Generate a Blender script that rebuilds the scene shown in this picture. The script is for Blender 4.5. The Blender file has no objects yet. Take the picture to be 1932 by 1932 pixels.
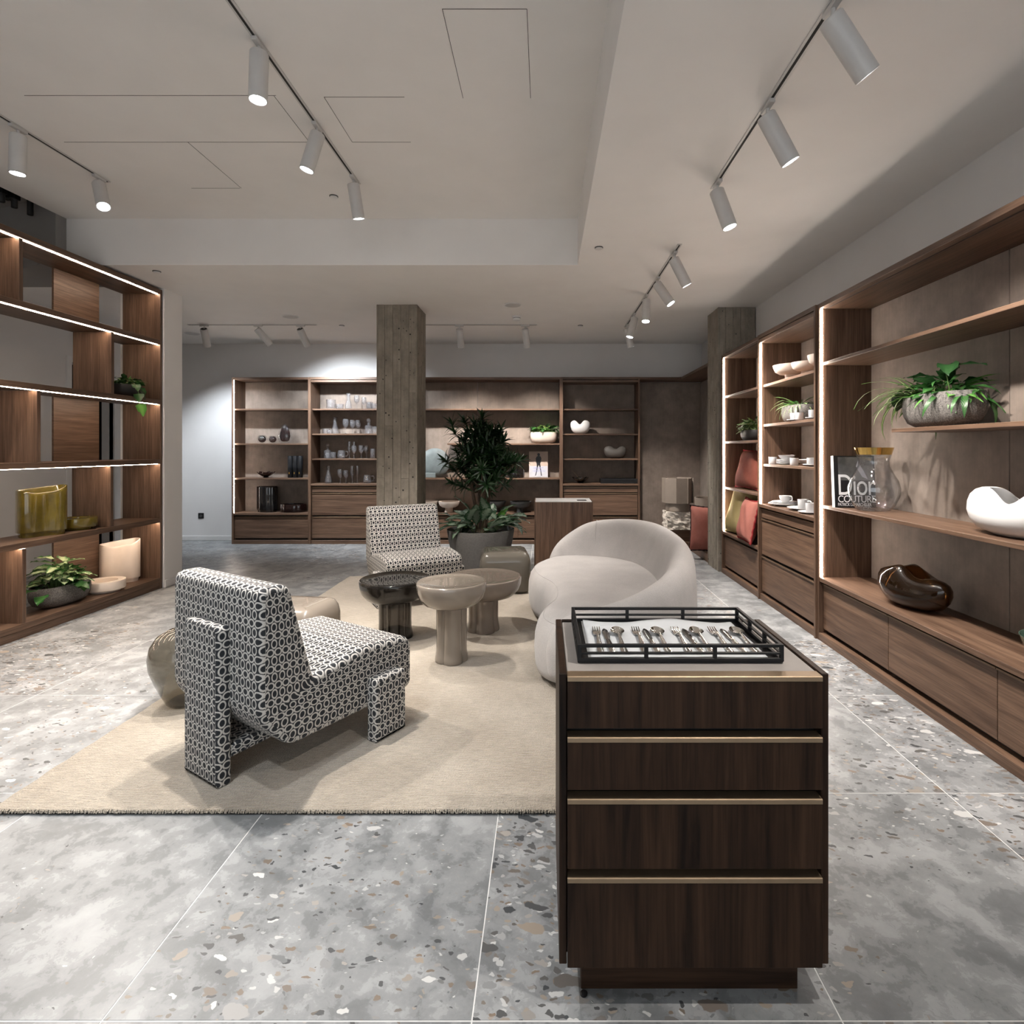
import bpy, bmesh, math, random
from mathutils import Vector, Matrix, Euler
from math import sin, cos, pi, radians, sqrt, atan2

# ------------------------------------------------------------------ camera, world, exposure
scene = bpy.context.scene
COL = scene.collection
CAM_H = 1.40
FPX = 1052.0                                # focal length in pixels of the 1932 frame
cam_d = bpy.data.cameras.new('camera'); cam = bpy.data.objects.new('camera', cam_d); COL.objects.link(cam)
cam.location = (0, 0, CAM_H); cam.rotation_euler = (radians(90), 0, 0)
cam_d.sensor_width = 36; cam_d.lens = FPX / 1932 * 36
cam_d.shift_x = -(1028 - 966) / 1932; cam_d.shift_y = -(966 - 848) / 1932
cam_d.clip_start = .05; cam_d.clip_end = 60
scene.camera = cam

world = bpy.data.worlds.new('dusk_sky'); scene.world = world; world.use_nodes = True
wn = world.node_tree.nodes; wn['Background'].inputs[0].default_value = (.88, .90, .93, 1)
wn['Background'].inputs[1].default_value = 2.0

scene.view_settings.view_transform = 'Standard'; scene.view_settings.look = 'None'
scene.view_settings.gamma = 1; scene.view_settings.use_curve_mapping = False
scene.view_settings.exposure = 0.36
scene.cycles.max_bounces = 6; scene.cycles.diffuse_bounces = 4; scene.cycles.glossy_bounces = 2; scene.cycles.transparent_max_bounces = 14
scene.cycles.use_adaptive_sampling = True; scene.cycles.adaptive_threshold = .05
scene.cycles.caustics_reflective = False; scene.cycles.caustics_refractive = False
scene.cycles.sample_clamp_indirect = 6; scene.cycles.use_light_tree = False

SPOT_W = 300.0
LED = 20.0
WARM = (1.0, .80, .62); NEUT = (1.0, .93, .86); COOL = (.93, .97, 1.0)

# ------------------------------------------------------------------ materials
MATS = {}
def nodes(name):
    m = bpy.data.materials.new(name); m.use_nodes = True
    nt = m.node_tree; b = nt.nodes['Principled BSDF']
    return m, nt, b
def N(nt, t, **kw):
    n = nt.nodes.new(t)
    for k, v in kw.items(): setattr(n, k, v)
    return n
def L(nt, a, b): nt.links.new(a, b)
def coords(nt, scale=(1, 1, 1), which='Object', rnd=True):
    tc = N(nt, 'ShaderNodeTexCoord'); mp = N(nt, 'ShaderNodeMapping')
    mp.inputs['Scale'].default_value = scale
    if rnd:
        oi = N(nt, 'ShaderNodeObjectInfo'); ml = N(nt, 'ShaderNodeMath', operation='MULTIPLY'); ml.inputs[1].default_value = 37.0
        L(nt, oi.outputs['Random'], ml.inputs[0]); ad = N(nt, 'ShaderNodeVectorMath', operation='ADD')
        L(nt, tc.outputs[which], ad.inputs[0]); L(nt, ml.outputs[0], ad.inputs[1]); L(nt, ad.outputs[0], mp.inputs['Vector'])
    else:
        L(nt, tc.outputs[which], mp.inputs['Vector'])
    return mp.outputs[0]
def noise(nt, vec, scale, detail=4, rough=.55, dist=0):
    n = N(nt, 'ShaderNodeTexNoise'); n.inputs['Scale'].default_value = scale; n.inputs['Detail'].default_value = detail
    n.inputs['Roughness'].default_value = rough; n.inputs['Distortion'].default_value = dist
    L(nt, vec, n.inputs['Vector']); return n
def ramp(nt, fac, stops, interp='LINEAR'):
    r = N(nt, 'ShaderNodeValToRGB'); r.color_ramp.interpolation = interp
    els = r.color_ramp.elements
    while len(els) < len(stops): els.new(.5)
    for e, (p, c) in zip(els, stops):
        e.position = p; e.color = (c, c, c, 1) if isinstance(c, (int, float)) else (*c, 1)
    L(nt, fac, r.inputs[0]); return r.outputs[0]
def mix(nt, fac, a, b, mode='MIX'):
    m = N(nt, 'ShaderNodeMix', data_type='RGBA', blend_type=mode)
    for sock, v in ((m.inputs[0], fac), (m.inputs[6], a), (m.inputs[7], b)):
        if hasattr(v, 'is_linked') or hasattr(v, 'links'): L(nt, v, sock)
        elif isinstance(v, (int, float)): sock.default_value = v if sock == m.inputs[0] else (v, v, v, 1)
        else: sock.default_value = (*v, 1)
    return m.outputs[2]
def math_(nt, op, a, b=None, clamp=False):
    m = N(nt, 'ShaderNodeMath', operation=op, use_clamp=clamp)
    for i, v in enumerate((a, b)):
        if v is None: continue
        if isinstance(v, (int, float)): m.inputs[i].default_value = v
        else: L(nt, v, m.inputs[i])
    return m.outputs[0]
def bump(nt, b, h, strength=.2, dist=.01):
    n = N(nt, 'ShaderNodeBump'); n.inputs['Strength'].default_value = strength; n.inputs['Distance'].default_value = dist
    L(nt, h, n.inputs['Height']); L(nt, n.outputs[0], b.inputs['Normal'])
def darker(c, f): return tuple(x * f for x in c)

def pm(name, col, rough=.5, metal=0, var=.10, scale=12, bmp=0, bscale=200, coat=0, spec=.5, sheen=0):
    m, nt, b = nodes(name); v = coords(nt)
    n = noise(nt, v, scale)
    L(nt, ramp(nt, n.outputs[0], [(.3, darker(col, 1 - var)), (.7, darker(col, 1 + var))]), b.inputs['Base Color'])
    b.inputs['Roughness'].default_value = rough; b.inputs['Metallic'].default_value = metal
    b.inputs['Coat Weight'].default_value = coat; b.inputs['Specular IOR Level'].default_value = spec
    if sheen: b.inputs['Sheen Weight'].default_value = sheen
    if bmp:
        n2 = noise(nt, v, bscale, 2); bump(nt, b, n2.outputs[0], bmp, .004)
    MATS[name] = m; return m

def wood(name, axis, dark, light, rough=.42, spec=.35):
    m, nt, b = nodes(name)
    s1 = [14, 14, 14]; s1['xyz'.index(axis)] = .9
    s2 = [150, 150, 150]; s2['xyz'.index(axis)] = 3.5
    v1 = coords(nt, s1); v2 = coords(nt, s2)
    n1 = noise(nt, v1, 1.6, 5, .6, .7); n2 = noise(nt, v2, 1, 3, .6)
    base = ramp(nt, n1.outputs[0], [(.28, dark), (.5, tuple((a + c) / 2 for a, c in zip(dark, light))), (.72, light)])
    pore = ramp(nt, n2.outputs[0], [(.36, .55), (.56, 1.0)])
    L(nt, mix(nt, .75, base, pore, 'MULTIPLY'), b.inputs['Base Color'])
    b.inputs['Roughness'].default_value = rough; b.inputs['Specular IOR Level'].default_value = spec
    bump(nt, b, n2.outputs[0], .12, .002)
    MATS[name] = m; return m
for ax in 'xyz':
    wood('walnut_' + ax, ax, (.070, .038, .024), (.185, .112, .073))
    wood('dark_walnut_' + ax, ax, (.009, .0042, .0024), (.052, .027, .015), .5, .18)

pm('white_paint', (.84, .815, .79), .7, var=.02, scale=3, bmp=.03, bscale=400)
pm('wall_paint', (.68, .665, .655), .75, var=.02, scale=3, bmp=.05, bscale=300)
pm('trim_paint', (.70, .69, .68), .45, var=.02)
pm('aisle_shade', (.27, .26, .25), .8, var=.03, scale=3, bmp=.05, bscale=300)  # wall colour darkened to carry the shade of the unlit aisle
pm('grout', (.64, .64, .63), .8, var=.05, scale=60)
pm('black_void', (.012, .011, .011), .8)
pm('shadow_gap', (.03, .028, .026), .9)
pm('black_metal', (.007, .007, .008), .5, 0, bmp=.02, spec=.25)
pm('fixture_white', (.58, .565, .55), .45, var=.03)
pm('fixture_dark', (.03, .03, .03), .5)
pm('brass', (.36, .265, .175), .46, .85, var=.06, scale=30)
pm('brass_lip', (.23, .155, .10), .35, .75, var=.06, scale=30)
pm('gold', (.72, .50, .16), .12, 1.0, var=.05)
pm('silver', (.78, .75, .71), .12, 1.0, var=.04)
pm('linen', (.66, .68, .70), .85, var=.04, scale=25, bmp=.25, bscale=900)
pm('cabinet_leather', (.36, .33, .305), .6, var=.05, bmp=.15, bscale=600)
pm('stone_grey_pot', (.115, .105, .097), .8, var=.6, scale=130, bmp=.25, bscale=300)
pm('planter_concrete', (.13, .125, .12), .75, var=.15, scale=60, bmp=.2, bscale=250)
pm('soil', (.02, .014, .01), .95, var=.4, scale=80, bmp=.8, bscale=90)
pm('olive_glaze', (.125, .092, .013), .12, var=.25, scale=9, coat=.6)
pm('cream_glaze', (.78, .66, .56), .35, var=.03, coat=.2)
pm('black_glaze', (.008, .007, .007), .07, var=.2, coat=.8)
pm('matt_white', (.58, .57, .565), .45, var=.02)
pm('porcelain', (.84, .84, .85), .12, var=.02, coat=.5)
pm('sand_ceramic', (.54, .46, .40), .6, var=.04, bmp=.1)
pm('dark_ceramic', (.035, .033, .032), .55, var=.1)
pm('taupe_ceramic', (.075, .066, .059), .6, var=.08)
pm('slate_ceramic', (.115, .137, .14), .6, var=.15, scale=14, bmp=.2)
pm('taupe_card', (.25, .205, .17), .75, var=.05)
pm('raw_stone', (.55, .50, .44), .85, var=.25, scale=25, bmp=.9, bscale=35)
pm('black_card', (.007, .007, .008), .5, spec=.25)
pm('print_black', (.010, .010, .011), .3)
pm('print_grey', (.10, .10, .10), .4, var=.5, scale=9)
pm('print_white', (.85, .85, .86), .45, var=.02)
pm('print_beige', (.40, .31, .255), .5, var=.05)
pm('print_lilac', (.25, .26, .45), .5)
pm('print_silver', (.42, .42, .46), .45)
pm('paper', (.75, .74, .72), .8, bmp=.2, bscale=500)
pm('bark', (.10, .067, .045), .85, var=.4, scale=60, bmp=.6, bscale=90)
pm('stem_green', (.10, .17, .045), .5, var=.2)
pm('twig', (.45, .36, .22), .7)
pm('rug_back', (.02, .018, .016), .9)

def leaf_mat(name, edge, mid, rough=.38, stripe=.25, patch=False):
    m, nt, b = nodes(name)
    uv = N(nt, 'ShaderNodeTexCoord').outputs['UV']
    sx = N(nt, 'ShaderNodeSeparateXYZ'); L(nt, uv, sx.inputs[0])
    d = math_(nt, 'ABSOLUTE', math_(nt, 'SUBTRACT', sx.outputs[0], .5))
    v = coords(nt); n = noise(nt, v, 45 if patch else 20, 3)
    dd = math_(nt, 'ADD', d, math_(nt, 'MULTIPLY', math_(nt, 'SUBTRACT', n.outputs[0], .5), .9 if patch else .25))
    f = ramp(nt, dd, [(max(0, stripe - .12), 1.0), (stripe + .12, 0.0)])
    c = mix(nt, f, edge, mid)
    oi = N(nt, 'ShaderNodeObjectInfo'); k = math_(nt, 'ADD', math_(nt, 'MULTIPLY', oi.outputs['Random'], .5), .75)
    hs = N(nt, 'ShaderNodeHueSaturation'); L(nt, c, hs.inputs['Color']); L(nt, k, hs.inputs['Value'])
    L(nt, hs.outputs[0], b.inputs['Base Color'])
    b.inputs['Roughness'].default_value = rough
    b.inputs['Transmission Weight'].default_value = 0
    rib = math_(nt, 'SINE', math_(nt, 'MULTIPLY', math_(nt, 'ADD', math_(nt, 'MULTIPLY', sx.outputs[1], 55), math_(nt, 'MULTIPLY', d, 18)), 1.0))
    bump(nt, b, rib, .15, .003)
    tl = N(nt, 'ShaderNodeBsdfTranslucent'); L(nt, hs.outputs[0], tl.inputs[0]); ms = N(nt, 'ShaderNodeMixShader'); ms.inputs[0].default_value = .28
    L(nt, b.outputs[0], ms.inputs[1]); L(nt, tl.outputs[0], ms.inputs[2]); L(nt, ms.outputs[0], nt.nodes['Material Output'].inputs[0])
    MATS[name] = m
leaf_mat('leaf_dark', (.012, .040, .012), (.02, .06, .018), .3)
leaf_mat('leaf_mid', (.025, .095, .022), (.05, .14, .035), .33)
leaf_mat('leaf_bright', (.06, .19, .03), (.12, .28, .06), .36)
leaf_mat('leaf_silver', (.022, .075, .03), (.25, .32, .24), .38, .30, True)
leaf_mat('leaf_variegated', (.05, .15, .035), (.55, .62, .38), .4, .30, True)
leaf_mat('leaf_spider', (.06, .16, .03), (.50, .55, .30), .4, .16)
leaf_mat('leaf_lime', (.22, .36, .08), (.35, .46, .16), .4)

def suede():
    m, nt, b = nodes('suede'); v = coords(nt)
    n = noise(nt, v, 5, 5, .65); n2 = noise(nt, coords(nt, (60, 60, 4)), 1, 3)
    c = ramp(nt, n.outputs[0], [(.3, (.165, .128, .104)), (.7, (.265, .213, .176))])
    L(nt, mix(nt, .25, c, ramp(nt, n2.outputs[0], [(.3, .6), (.7, 1.0)]), 'MULTIPLY'), b.inputs['Base Color'])
    b.inputs['Roughness'].default_value = .8; b.inputs['Sheen Weight'].default_value = .15
    bump(nt, b, n2.outputs[0], .08, .003); MATS['suede'] = m
suede()

def terrazzo():
    m, nt, b = nodes('terrazzo_stone')
    v = coords(nt, (1, 1, 1)); oi = N(nt, 'ShaderNodeObjectInfo')
    rot = N(nt, 'ShaderNodeVectorRotate'); rot.rotation_type = 'Z_AXIS'; L(nt, v, rot.inputs['Vector']); rot.inputs['Angle'].default_value = .2
    warp = noise(nt, rot.outputs[0], 16, 3)
    wv = N(nt, 'ShaderNodeVectorMath', operation='SCALE'); L(nt, warp.outputs['Color'], wv.inputs[0]); wv.inputs['Scale'].default_value = .06
    va = N(nt, 'ShaderNodeVectorMath', operation='ADD'); L(nt, rot.outputs[0], va.inputs[0]); L(nt, wv.outputs[0], va.inputs[1])
    # matrix: mottled grey cement
    n1 = noise(nt, va.outputs[0], 5.5, 9, .70, .15); n2 = noise(nt, va.outputs[0], 11, 6, .7)
    base = ramp(nt, n1.outputs[0], [(.30, (.145, .152, .156)), (.455, (.18, .188, .193)), (.475, (.222, .230, .235)), (.55, (.247, .255, .260)), (.57, (.297, .305, .310)), (.75, (.335, .342, .347))])
    base = mix(nt, .35, base, ramp(nt, n2.outputs[0], [(.3, .62), (.62, 1.0)]), 'MULTIPLY')
    dens = noise(nt, v, 1.1, 2, .5)
    den = math_(nt, 'ADD', dens.outputs[0], math_(nt, 'MULTIPLY', math_(nt, 'SUBTRACT', oi.outputs['Random'], .5), .42))
    den = math_(nt, 'MULTIPLY', math_(nt, 'SUBTRACT', den, .34), 2.6, True)
    col = base
    for sc, ax, amt in ((34, (1, 1.8, 1), .46), (17, (1, 2.1, 1), .44), (8, (1, 2.2, 1), .26)):
        mp = N(nt, 'ShaderNodeMapping'); mp.inputs['Scale'].default_value = ax; L(nt, va.outputs[0], mp.inputs[0])
        vo = N(nt, 'ShaderNodeTexVoronoi', voronoi_dimensions='2D'); vo.inputs['Scale'].default_value = sc
        L(nt, mp.outputs[0], vo.inputs['Vector'])
        sc3 = N(nt, 'ShaderNodeSeparateColor'); L(nt, vo.outputs['Color'], sc3.inputs[0])
        thr = math_(nt, 'MULTIPLY', math_(nt, 'SUBTRACT', math_(nt, 'MULTIPLY', den, amt + .18), sc3.outputs[0]), 1.1)
        thr = math_(nt, 'MINIMUM', math_(nt, 'MAXIMUM', thr, 0.0), .33)
        mask = math_(nt, 'MULTIPLY', math_(nt, 'SUBTRACT', thr, vo.outputs['Distance']), 40, True)
        stone = ramp(nt, sc3.outputs[1], [(0, (.045, .05, .055)), (.2, (.085, .085, .085)), (.34, (.19, .145, .11)), (.46, (.13, .137, .142)),
                                          (.58, (.22, .225, .228)), (.72, (.28, .235, .19)), (.84, (.31, .315, .32)), (.965, (.50, .50, .49))])
        col = mix(nt, mask, col, stone)
    L(nt, col, b.inputs['Base Color'])
    b.inputs['Roughness'].default_value = .38; b.inputs['Specular IOR Level'].default_value = .4
    bump(nt, b, n2.outputs[0], .05, .003); MATS['terrazzo_stone'] = m
terrazzo()

def rug():
    m, nt, b = nodes('rug_pile'); v = coords(nt, rnd=False)
    n = noise(nt, v, 2.2, 5, .6); n2 = noise(nt, v, 160, 2); n3 = noise(nt, coords(nt, (18, 130, 1), rnd=False), 1, 3)
    c = ramp(nt, n.outputs[0], [(.3, (.40, .335, .255)), (.7, (.57, .50, .405))])
    c = mix(nt, .5, c, ramp(nt, n3.outputs[0], [(.35, .5), (.65, 1.0)]), 'MULTIPLY')
    c = mix(nt, .4, c, ramp(nt, n2.outputs[0], [(.3, .45), (.7, 1.0)]), 'MULTIPLY')
    L(nt, c, b.inputs['Base Color']); b.inputs['Roughness'].default_value = .95; b.inputs['Sheen Weight'].default_value = .3
    bump(nt, b, math_(nt, 'ADD', n2.outputs[0], n3.outputs[0]), 1.0, .012); MATS['rug_pile'] = m
rug()

def concrete():
    m, nt, b = nodes('board_concrete'); v = coords(nt)
    n = noise(nt, v, 4, 6, .7); n2 = noise(nt, coords(nt, (60, 60, 2.5)), 1, 4, .6)
    vo = N(nt, 'ShaderNodeTexVoronoi'); vo.inputs['Scale'].default_value = 28; L(nt, v, vo.inputs['Vector'])
    sp = N(nt, 'ShaderNodeSeparateColor'); L(nt, vo.outputs['Color'], sp.inputs[0])
    hole = math_(nt, 'MULTIPLY', math_(nt, 'SUBTRACT', math_(nt, 'MULTIPLY', math_(nt, 'SUBTRACT', sp.outputs[0], .75), 1.2), vo.outputs['Distance']), 30, True)
    c = ramp(nt, n.outputs[0], [(.28, (.165, .142, .114)), (.7, (.335, .296, .243))])
    c = mix(nt, .5, c, ramp(nt, n2.outputs[0], [(.3, .6), (.7, 1.0)]), 'MULTIPLY')
    L(nt, mix(nt, hole, c, (.02, .018, .015)), b.inputs['Base Color']); b.inputs['Roughness'].default_value = .85
    bump(nt, b, math_(nt, 'SUBTRACT', n2.outputs[0], hole), .5, .006); MATS['board_concrete'] = m
concrete()

def chair_fabric():
    m, nt, b = nodes('ring_fabric')
    uv = N(nt, 'ShaderNodeTexCoord').outputs['UV']
    A, B = .041, .071
    ds = []
    for off, (ex, ey) in (((0, 0), (.86, 1.10)), ((.5, .5), (1.08, .90))):
        mp = N(nt, 'ShaderNodeMapping'); mp.inputs['Scale'].default_value = (1 / A, 1 / B, 1); mp.inputs['Location'].default_value = (off[0], off[1], 0)
        L(nt, uv, mp.inputs[0])
        fr = N(nt, 'ShaderNodeVectorMath', operation='FRACTION'); L(nt, mp.outputs[0], fr.inputs[0])
        sb = N(nt, 'ShaderNodeVectorMath', operation='SUBTRACT'); L(nt, fr.outputs[0], sb.inputs[0]); sb.inputs[1].default_value = (.5, .5, 0)
        sc = N(nt, 'ShaderNodeVectorMath', operation='MULTIPLY'); L(nt, sb.outputs[0], sc.inputs[0]); sc.inputs[1].default_value = (A / ex, B / ey, 0)
        ln = N(nt, 'ShaderNodeVectorMath', operation='LENGTH'); L(nt, sc.outputs[0], ln.inputs[0]); ds.append(ln.outputs['Value'])
    d = math_(nt, 'MINIMUM', ds[0], ds[1])
    g = math_(nt, 'MULTIPLY', d, 20.0)                       # 0..1 over 5 cm
    n = noise(nt, coords(nt), 350, 2)
    gg = math_(nt, 'ADD', g, math_(nt, 'MULTIPLY', math_(nt, 'SUBTRACT', n.outputs[0], .5), .05))
    BLK, CRM = (.011, .013, .017), (.54, .515, .48)
    c = ramp(nt, gg, [(0, BLK), (.240, BLK), (.258, CRM), (.375, CRM), (.395, BLK), (1, BLK)])
    L(nt, mix(nt, .35, c, ramp(nt, n.outputs[0], [(.3, .6), (.7, 1.0)]), 'MULTIPLY'), b.inputs['Base Color'])
    b.inputs['Roughness'].default_value = .9; b.inputs['Sheen Weight'].default_value = .1
    bump(nt, b, ramp(nt, gg, [(0, .4), (.24, .4), (.28, 1.0), (.35, 1.0), (.40, .2), (1, .2)]), .45, .004)
    MATS['ring_fabric'] = m
chair_fabric()

def boucle(name, c0, c1, sc=240, sheen=0.0):
    m, nt, b = nodes(name); v = coords(nt, rnd=False)
    n = noise(nt, v, 4, 4); n2 = noise(nt, v, sc, 3, .7)
    c = ramp(nt, n.outputs[0], [(.3, c0), (.7, c1)])
    L(nt, mix(nt, .45, c, ramp(nt, n2.outputs[0], [(.3, .6), (.65, 1.0)]), 'MULTIPLY'), b.inputs['Base Color'])
    b.inputs['Roughness'].default_value = .95; b.inputs['Sheen Weight'].default_value = sheen; b.inputs['Specular IOR Level'].default_value = .15
    bump(nt, b, n2.outputs[0], .55, .005); MATS[name] = m
boucle('sofa_fabric', (.43, .41, .40), (.52, .495, .48), 200, .2)
boucle('red_weave', (.14, .035, .025), (.23, .075, .052), 160)
boucle('rose_weave', (.25, .085, .065), (.34, .135, .11), 160)
boucle('mustard_weave', (.30, .235, .10), (.40, .33, .17), 160)
boucle('red_trim', (.17, .012, .015), (.25, .03, .03), 300)
boucle('black_trim', (.02, .012, .012), (.05, .03, .03), 300)
boucle('mustard_trim', (.32, .27, .12), (.44, .38, .2), 300)

def glassy(name, tint, body=0.0, body_col=(.5, .5, .5), rough=.03, refl=1.0):
    """thin-walled glass: tinted see-through, milky share and a mirror coat by angle"""
    m, nt, b = nodes(name); out = nt.nodes['Material Output']
    n = noise(nt, coords(nt), 3, 2)
    tr = N(nt, 'ShaderNodeBsdfTransparent')
    L(nt, ramp(nt, n.outputs[0], [(.3, darker(tint, .96)), (.7, tint)]), tr.inputs[0])
    b.inputs['Base Color'].default_value = (*body_col, 1); b.inputs['Roughness'].default_value = .25
    m1 = N(nt, 'ShaderNodeMixShader'); m1.inputs[0].default_value = body
    L(nt, tr.outputs[0], m1.inputs[1]); L(nt, b.outputs[0], m1.inputs[2])
    gl = N(nt, 'ShaderNodeBsdfGlossy'); gl.inputs['Roughness'].default_value = rough
    fr = N(nt, 'ShaderNodeLayerWeight'); fr.inputs['Blend'].default_value = .5
    f = math_(nt, 'MULTIPLY', math_(nt, 'ADD', math_(nt, 'MULTIPLY', math_(nt, 'POWER', fr.outputs['Facing'], 4.0), .8), .045), refl, True)
    m2 = N(nt, 'ShaderNodeMixShader'); L(nt, f, m2.inputs[0]); L(nt, m1.outputs[0], m2.inputs[1]); L(nt, gl.outputs[0], m2.inputs[2])
    L(nt, m2.outputs[0], out.inputs[0]); MATS[name] = m
glassy('clear_glass', (.97, .975, .98), .01, (.9, .9, .95), refl=1.2)
glassy('crystal_glass', (.965, .97, .98), .03, (.9, .9, .95), refl=2.0)
glassy('window_glass', (.97, .98, .98), 0)
glassy('smoke_glass', (.25, .235, .22), .10, (.03, .028, .026))
glassy('brown_glass', (.36, .24, .13), .12, (.045, .022, .008))
glassy('purple_glass', (.22, .10, .085), .3, (.028, .009, .008))
glassy('milk_beige_glass', (.62, .57, .51), .74, (.285, .245, .205))
glassy('milk_taupe_glass', (.46, .40, .35), .66, (.26, .215, .18))
glassy('grey_olive_glass', (.45, .42, .37), .55, (.20, .18, .15))
glassy('smoke_olive_glass', (.55, .52, .46), .30, (.12, .11, .092))
glassy('green_glass', (.62, .80, .70), .2, (.4, .6, .5))

def emit(name, col, s):
    m, nt, b = nodes(name); v = coords(nt); n = noise(nt, v, 20, 1)
    L(nt, ramp(nt, n.outputs[0], [(.3, darker(col, .98)), (.7, col)]), b.inputs['Emission Color'])
    b.inputs['Emission Strength'].default_value = s; b.inputs['Base Color'].default_value = (.8, .8, .8, 1); MATS[name] = m
emit('led_warm', WARM, LED * 3.2); emit('led_soft', (1, .88, .78), LED * 3.3); emit('lens', COOL, 30); MATS['lens'].cycles.emission_sampling = 'NONE'

# ------------------------------------------------------------------ mesh building
class MB:
    def __init__(s): s.v = []; s.f = []; s.uv = {}
    def add(s, vs, fs):
        o = len(s.v); s.v += [tuple(p) for p in vs]; s.f += [tuple(i + o for i in f) for f in fs]; return s
    def box(s, x0, x1, y0, y1, z0, z1, b=0.0):
        if x0 > x1: x0, x1 = x1, x0
        if y0 > y1: y0, y1 = y1, y0
        if z0 > z1: z0, z1 = z1, z0
        b = min(b, (x1 - x0) * .45, (y1 - y0) * .45, (z1 - z0) * .45)
        if b <= 0:
            return s.add([(x0, y0, z0), (x1, y0, z0), (x1, y1, z0), (x0, y1, z0), (x0, y0, z1), (x1, y0, z1), (x1, y1, z1), (x0, y1, z1)],
                         [(3, 2, 1, 0), (4, 5, 6, 7), (0, 1, 5, 4), (1, 2, 6, 5), (2, 3, 7, 6), (3, 0, 4, 7)])
        vs = []; idx = {}
        X = (x0, x1); Y = (y0, y1); Z = (z0, z1)
        for i in (0, 1):
            for j in (0, 1):
                for k in (0, 1):
                    sx, sy, sz = 1 - 2 * i, 1 - 2 * j, 1 - 2 * k
                    idx[i, j, k, 0] = len(vs); vs.append((X[i], Y[j] + sy * b, Z[k] + sz * b))
                    idx[i, j, k, 1] = len(vs); vs.append((X[i] + sx * b, Y[j], Z[k] + sz * b))
                    idx[i, j, k, 2] = len(vs); vs.append((X[i] + sx * b, Y[j] + sy * b, Z[k]))
        fs = []
        for a in (0, 1):
            q = [idx[a, 0, 0, 0], idx[a, 1, 0, 0], idx[a, 1, 1, 0], idx[a, 0, 1, 0]]; fs.append(q if a else q[::-1])
            q = [idx[0, a, 0, 1], idx[1, a, 0, 1], idx[1, a, 1, 1], idx[0, a, 1, 1]]; fs.append(q[::-1] if a else q)
            q = [idx[0, 0, a, 2], idx[1, 0, a, 2], idx[1, 1, a, 2], idx[0, 1, a, 2]]; fs.append(q if a else q[::-1])
        for a in (0, 1):
            for c in (0, 1):
                fs.append([idx[a, c, 0, 0], idx[a, c, 0, 1], idx[a, c, 1, 1], idx[a, c, 1, 0]])
                fs.append([idx[a, 0, c, 0], idx[a, 0, c, 2], idx[a, 1, c, 2], idx[a, 1, c, 0]])
                fs.append([idx[0, a, c, 1], idx[0, a, c, 2], idx[1, a, c, 2], idx[1, a, c, 1]])
                for e in (0, 1): fs.append([idx[a, c, e, 0], idx[a, c, e, 1], idx[a, c, e, 2]])
        return s.add(vs, fs)
    def loft(s, rings, cap0=True, cap1=True, closed=False):
        n = len(rings[0]); o = len(s.v)
        for r in rings: s.v += [tuple(p) for p in r]
        m = len(rings)
        for i in range(m if closed else m - 1):
            a = o + i * n; b = o + ((i + 1) % m) * n
            for j in range(n):
                k = (j + 1) % n; s.f.append((a + j, a + k, b + k, b + j))
        if cap0 and not closed: s.f.append(tuple(o + j for j in range(n))[::-1])
        if cap1 and not closed: s.f.append(tuple(o + (m - 1) * n + j for j in range(n)))
        return s
    def lathe(s, prof, n=32, c=(0, 0, 0), sx=1, sy=1, caps=(True, True), wob=None):
        rings = []
        for r, z in prof:
            ring = []
            for j in range(n):
                t = 2 * pi * j / n; k = wob(t, z) if wob else 1
                ring.append((c[0] + r * k * cos(t) * sx, c[1] + r * k * sin(t) * sy, c[2] + z))
            rings.append(ring)
        return s.loft(rings, *caps)
    def cyl(s, p, q, r0, r1=None, n=16):
        return s.tube([p, q], [r0, r0 if r1 is None else r1], n)
    def tube(s, pts, r, n=8, caps=True, closed=False):
        pts = [Vector(p) for p in pts]; m = len(pts)
        rr = r if isinstance(r, (list, tuple)) else [r] * m
        rings = []; up = None
        for i in range(m):
            a = pts[(i - 1) % m] if (closed or i > 0) else pts[i]; b = pts[(i + 1) % m] if (closed or i < m - 1) else pts[i]
            d = (b - a).normalized()
            if up is None: up = d.orthogonal().normalized()
            up = (up - d * up.dot(d)); up = up.normalized() if up.length > 1e-6 else d.orthogonal().normalized()
            w = d.cross(up)
            rings.append([pts[i] + (up * cos(2 * pi * j / n) + w * sin(2 * pi * j / n)) * rr[i] for j in range(n)])
        return s.loft(rings, caps, caps, closed)
    def sphere(s, c, rx, ry=None, rz=None, n=20, m=12):
        ry = ry or rx; rz = rz or rx
        prof = [(max(1e-4, sin(pi * i / m)), -cos(pi * i / m)) for i in range(m + 1)]
        return s.loft([[(c[0] + r * cos(2 * pi * j / n) * rx, c[1] + r * sin(2 * pi * j / n) * ry, c[2] + z * rz) for j in range(n)] for r, z in prof])
    def mesh(s, name, smooth=True, angle=38):
        me = bpy.data.meshes.new(name); me.from_pydata(s.v, [], s.f); me.update()
        bm = bmesh.new(); bm.from_mesh(me); bmesh.ops.recalc_face_normals(bm, faces=bm.faces); bm.to_mesh(me); bm.free()
        if smooth:
            me.shade_smooth(); me.set_sharp_from_angle(angle=radians(angle))
        return me
    def build(s, name, mat, parent=None, smooth=True, angle=38):
        return obj(name, s.mesh(name, smooth, angle), mat, parent)

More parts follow.
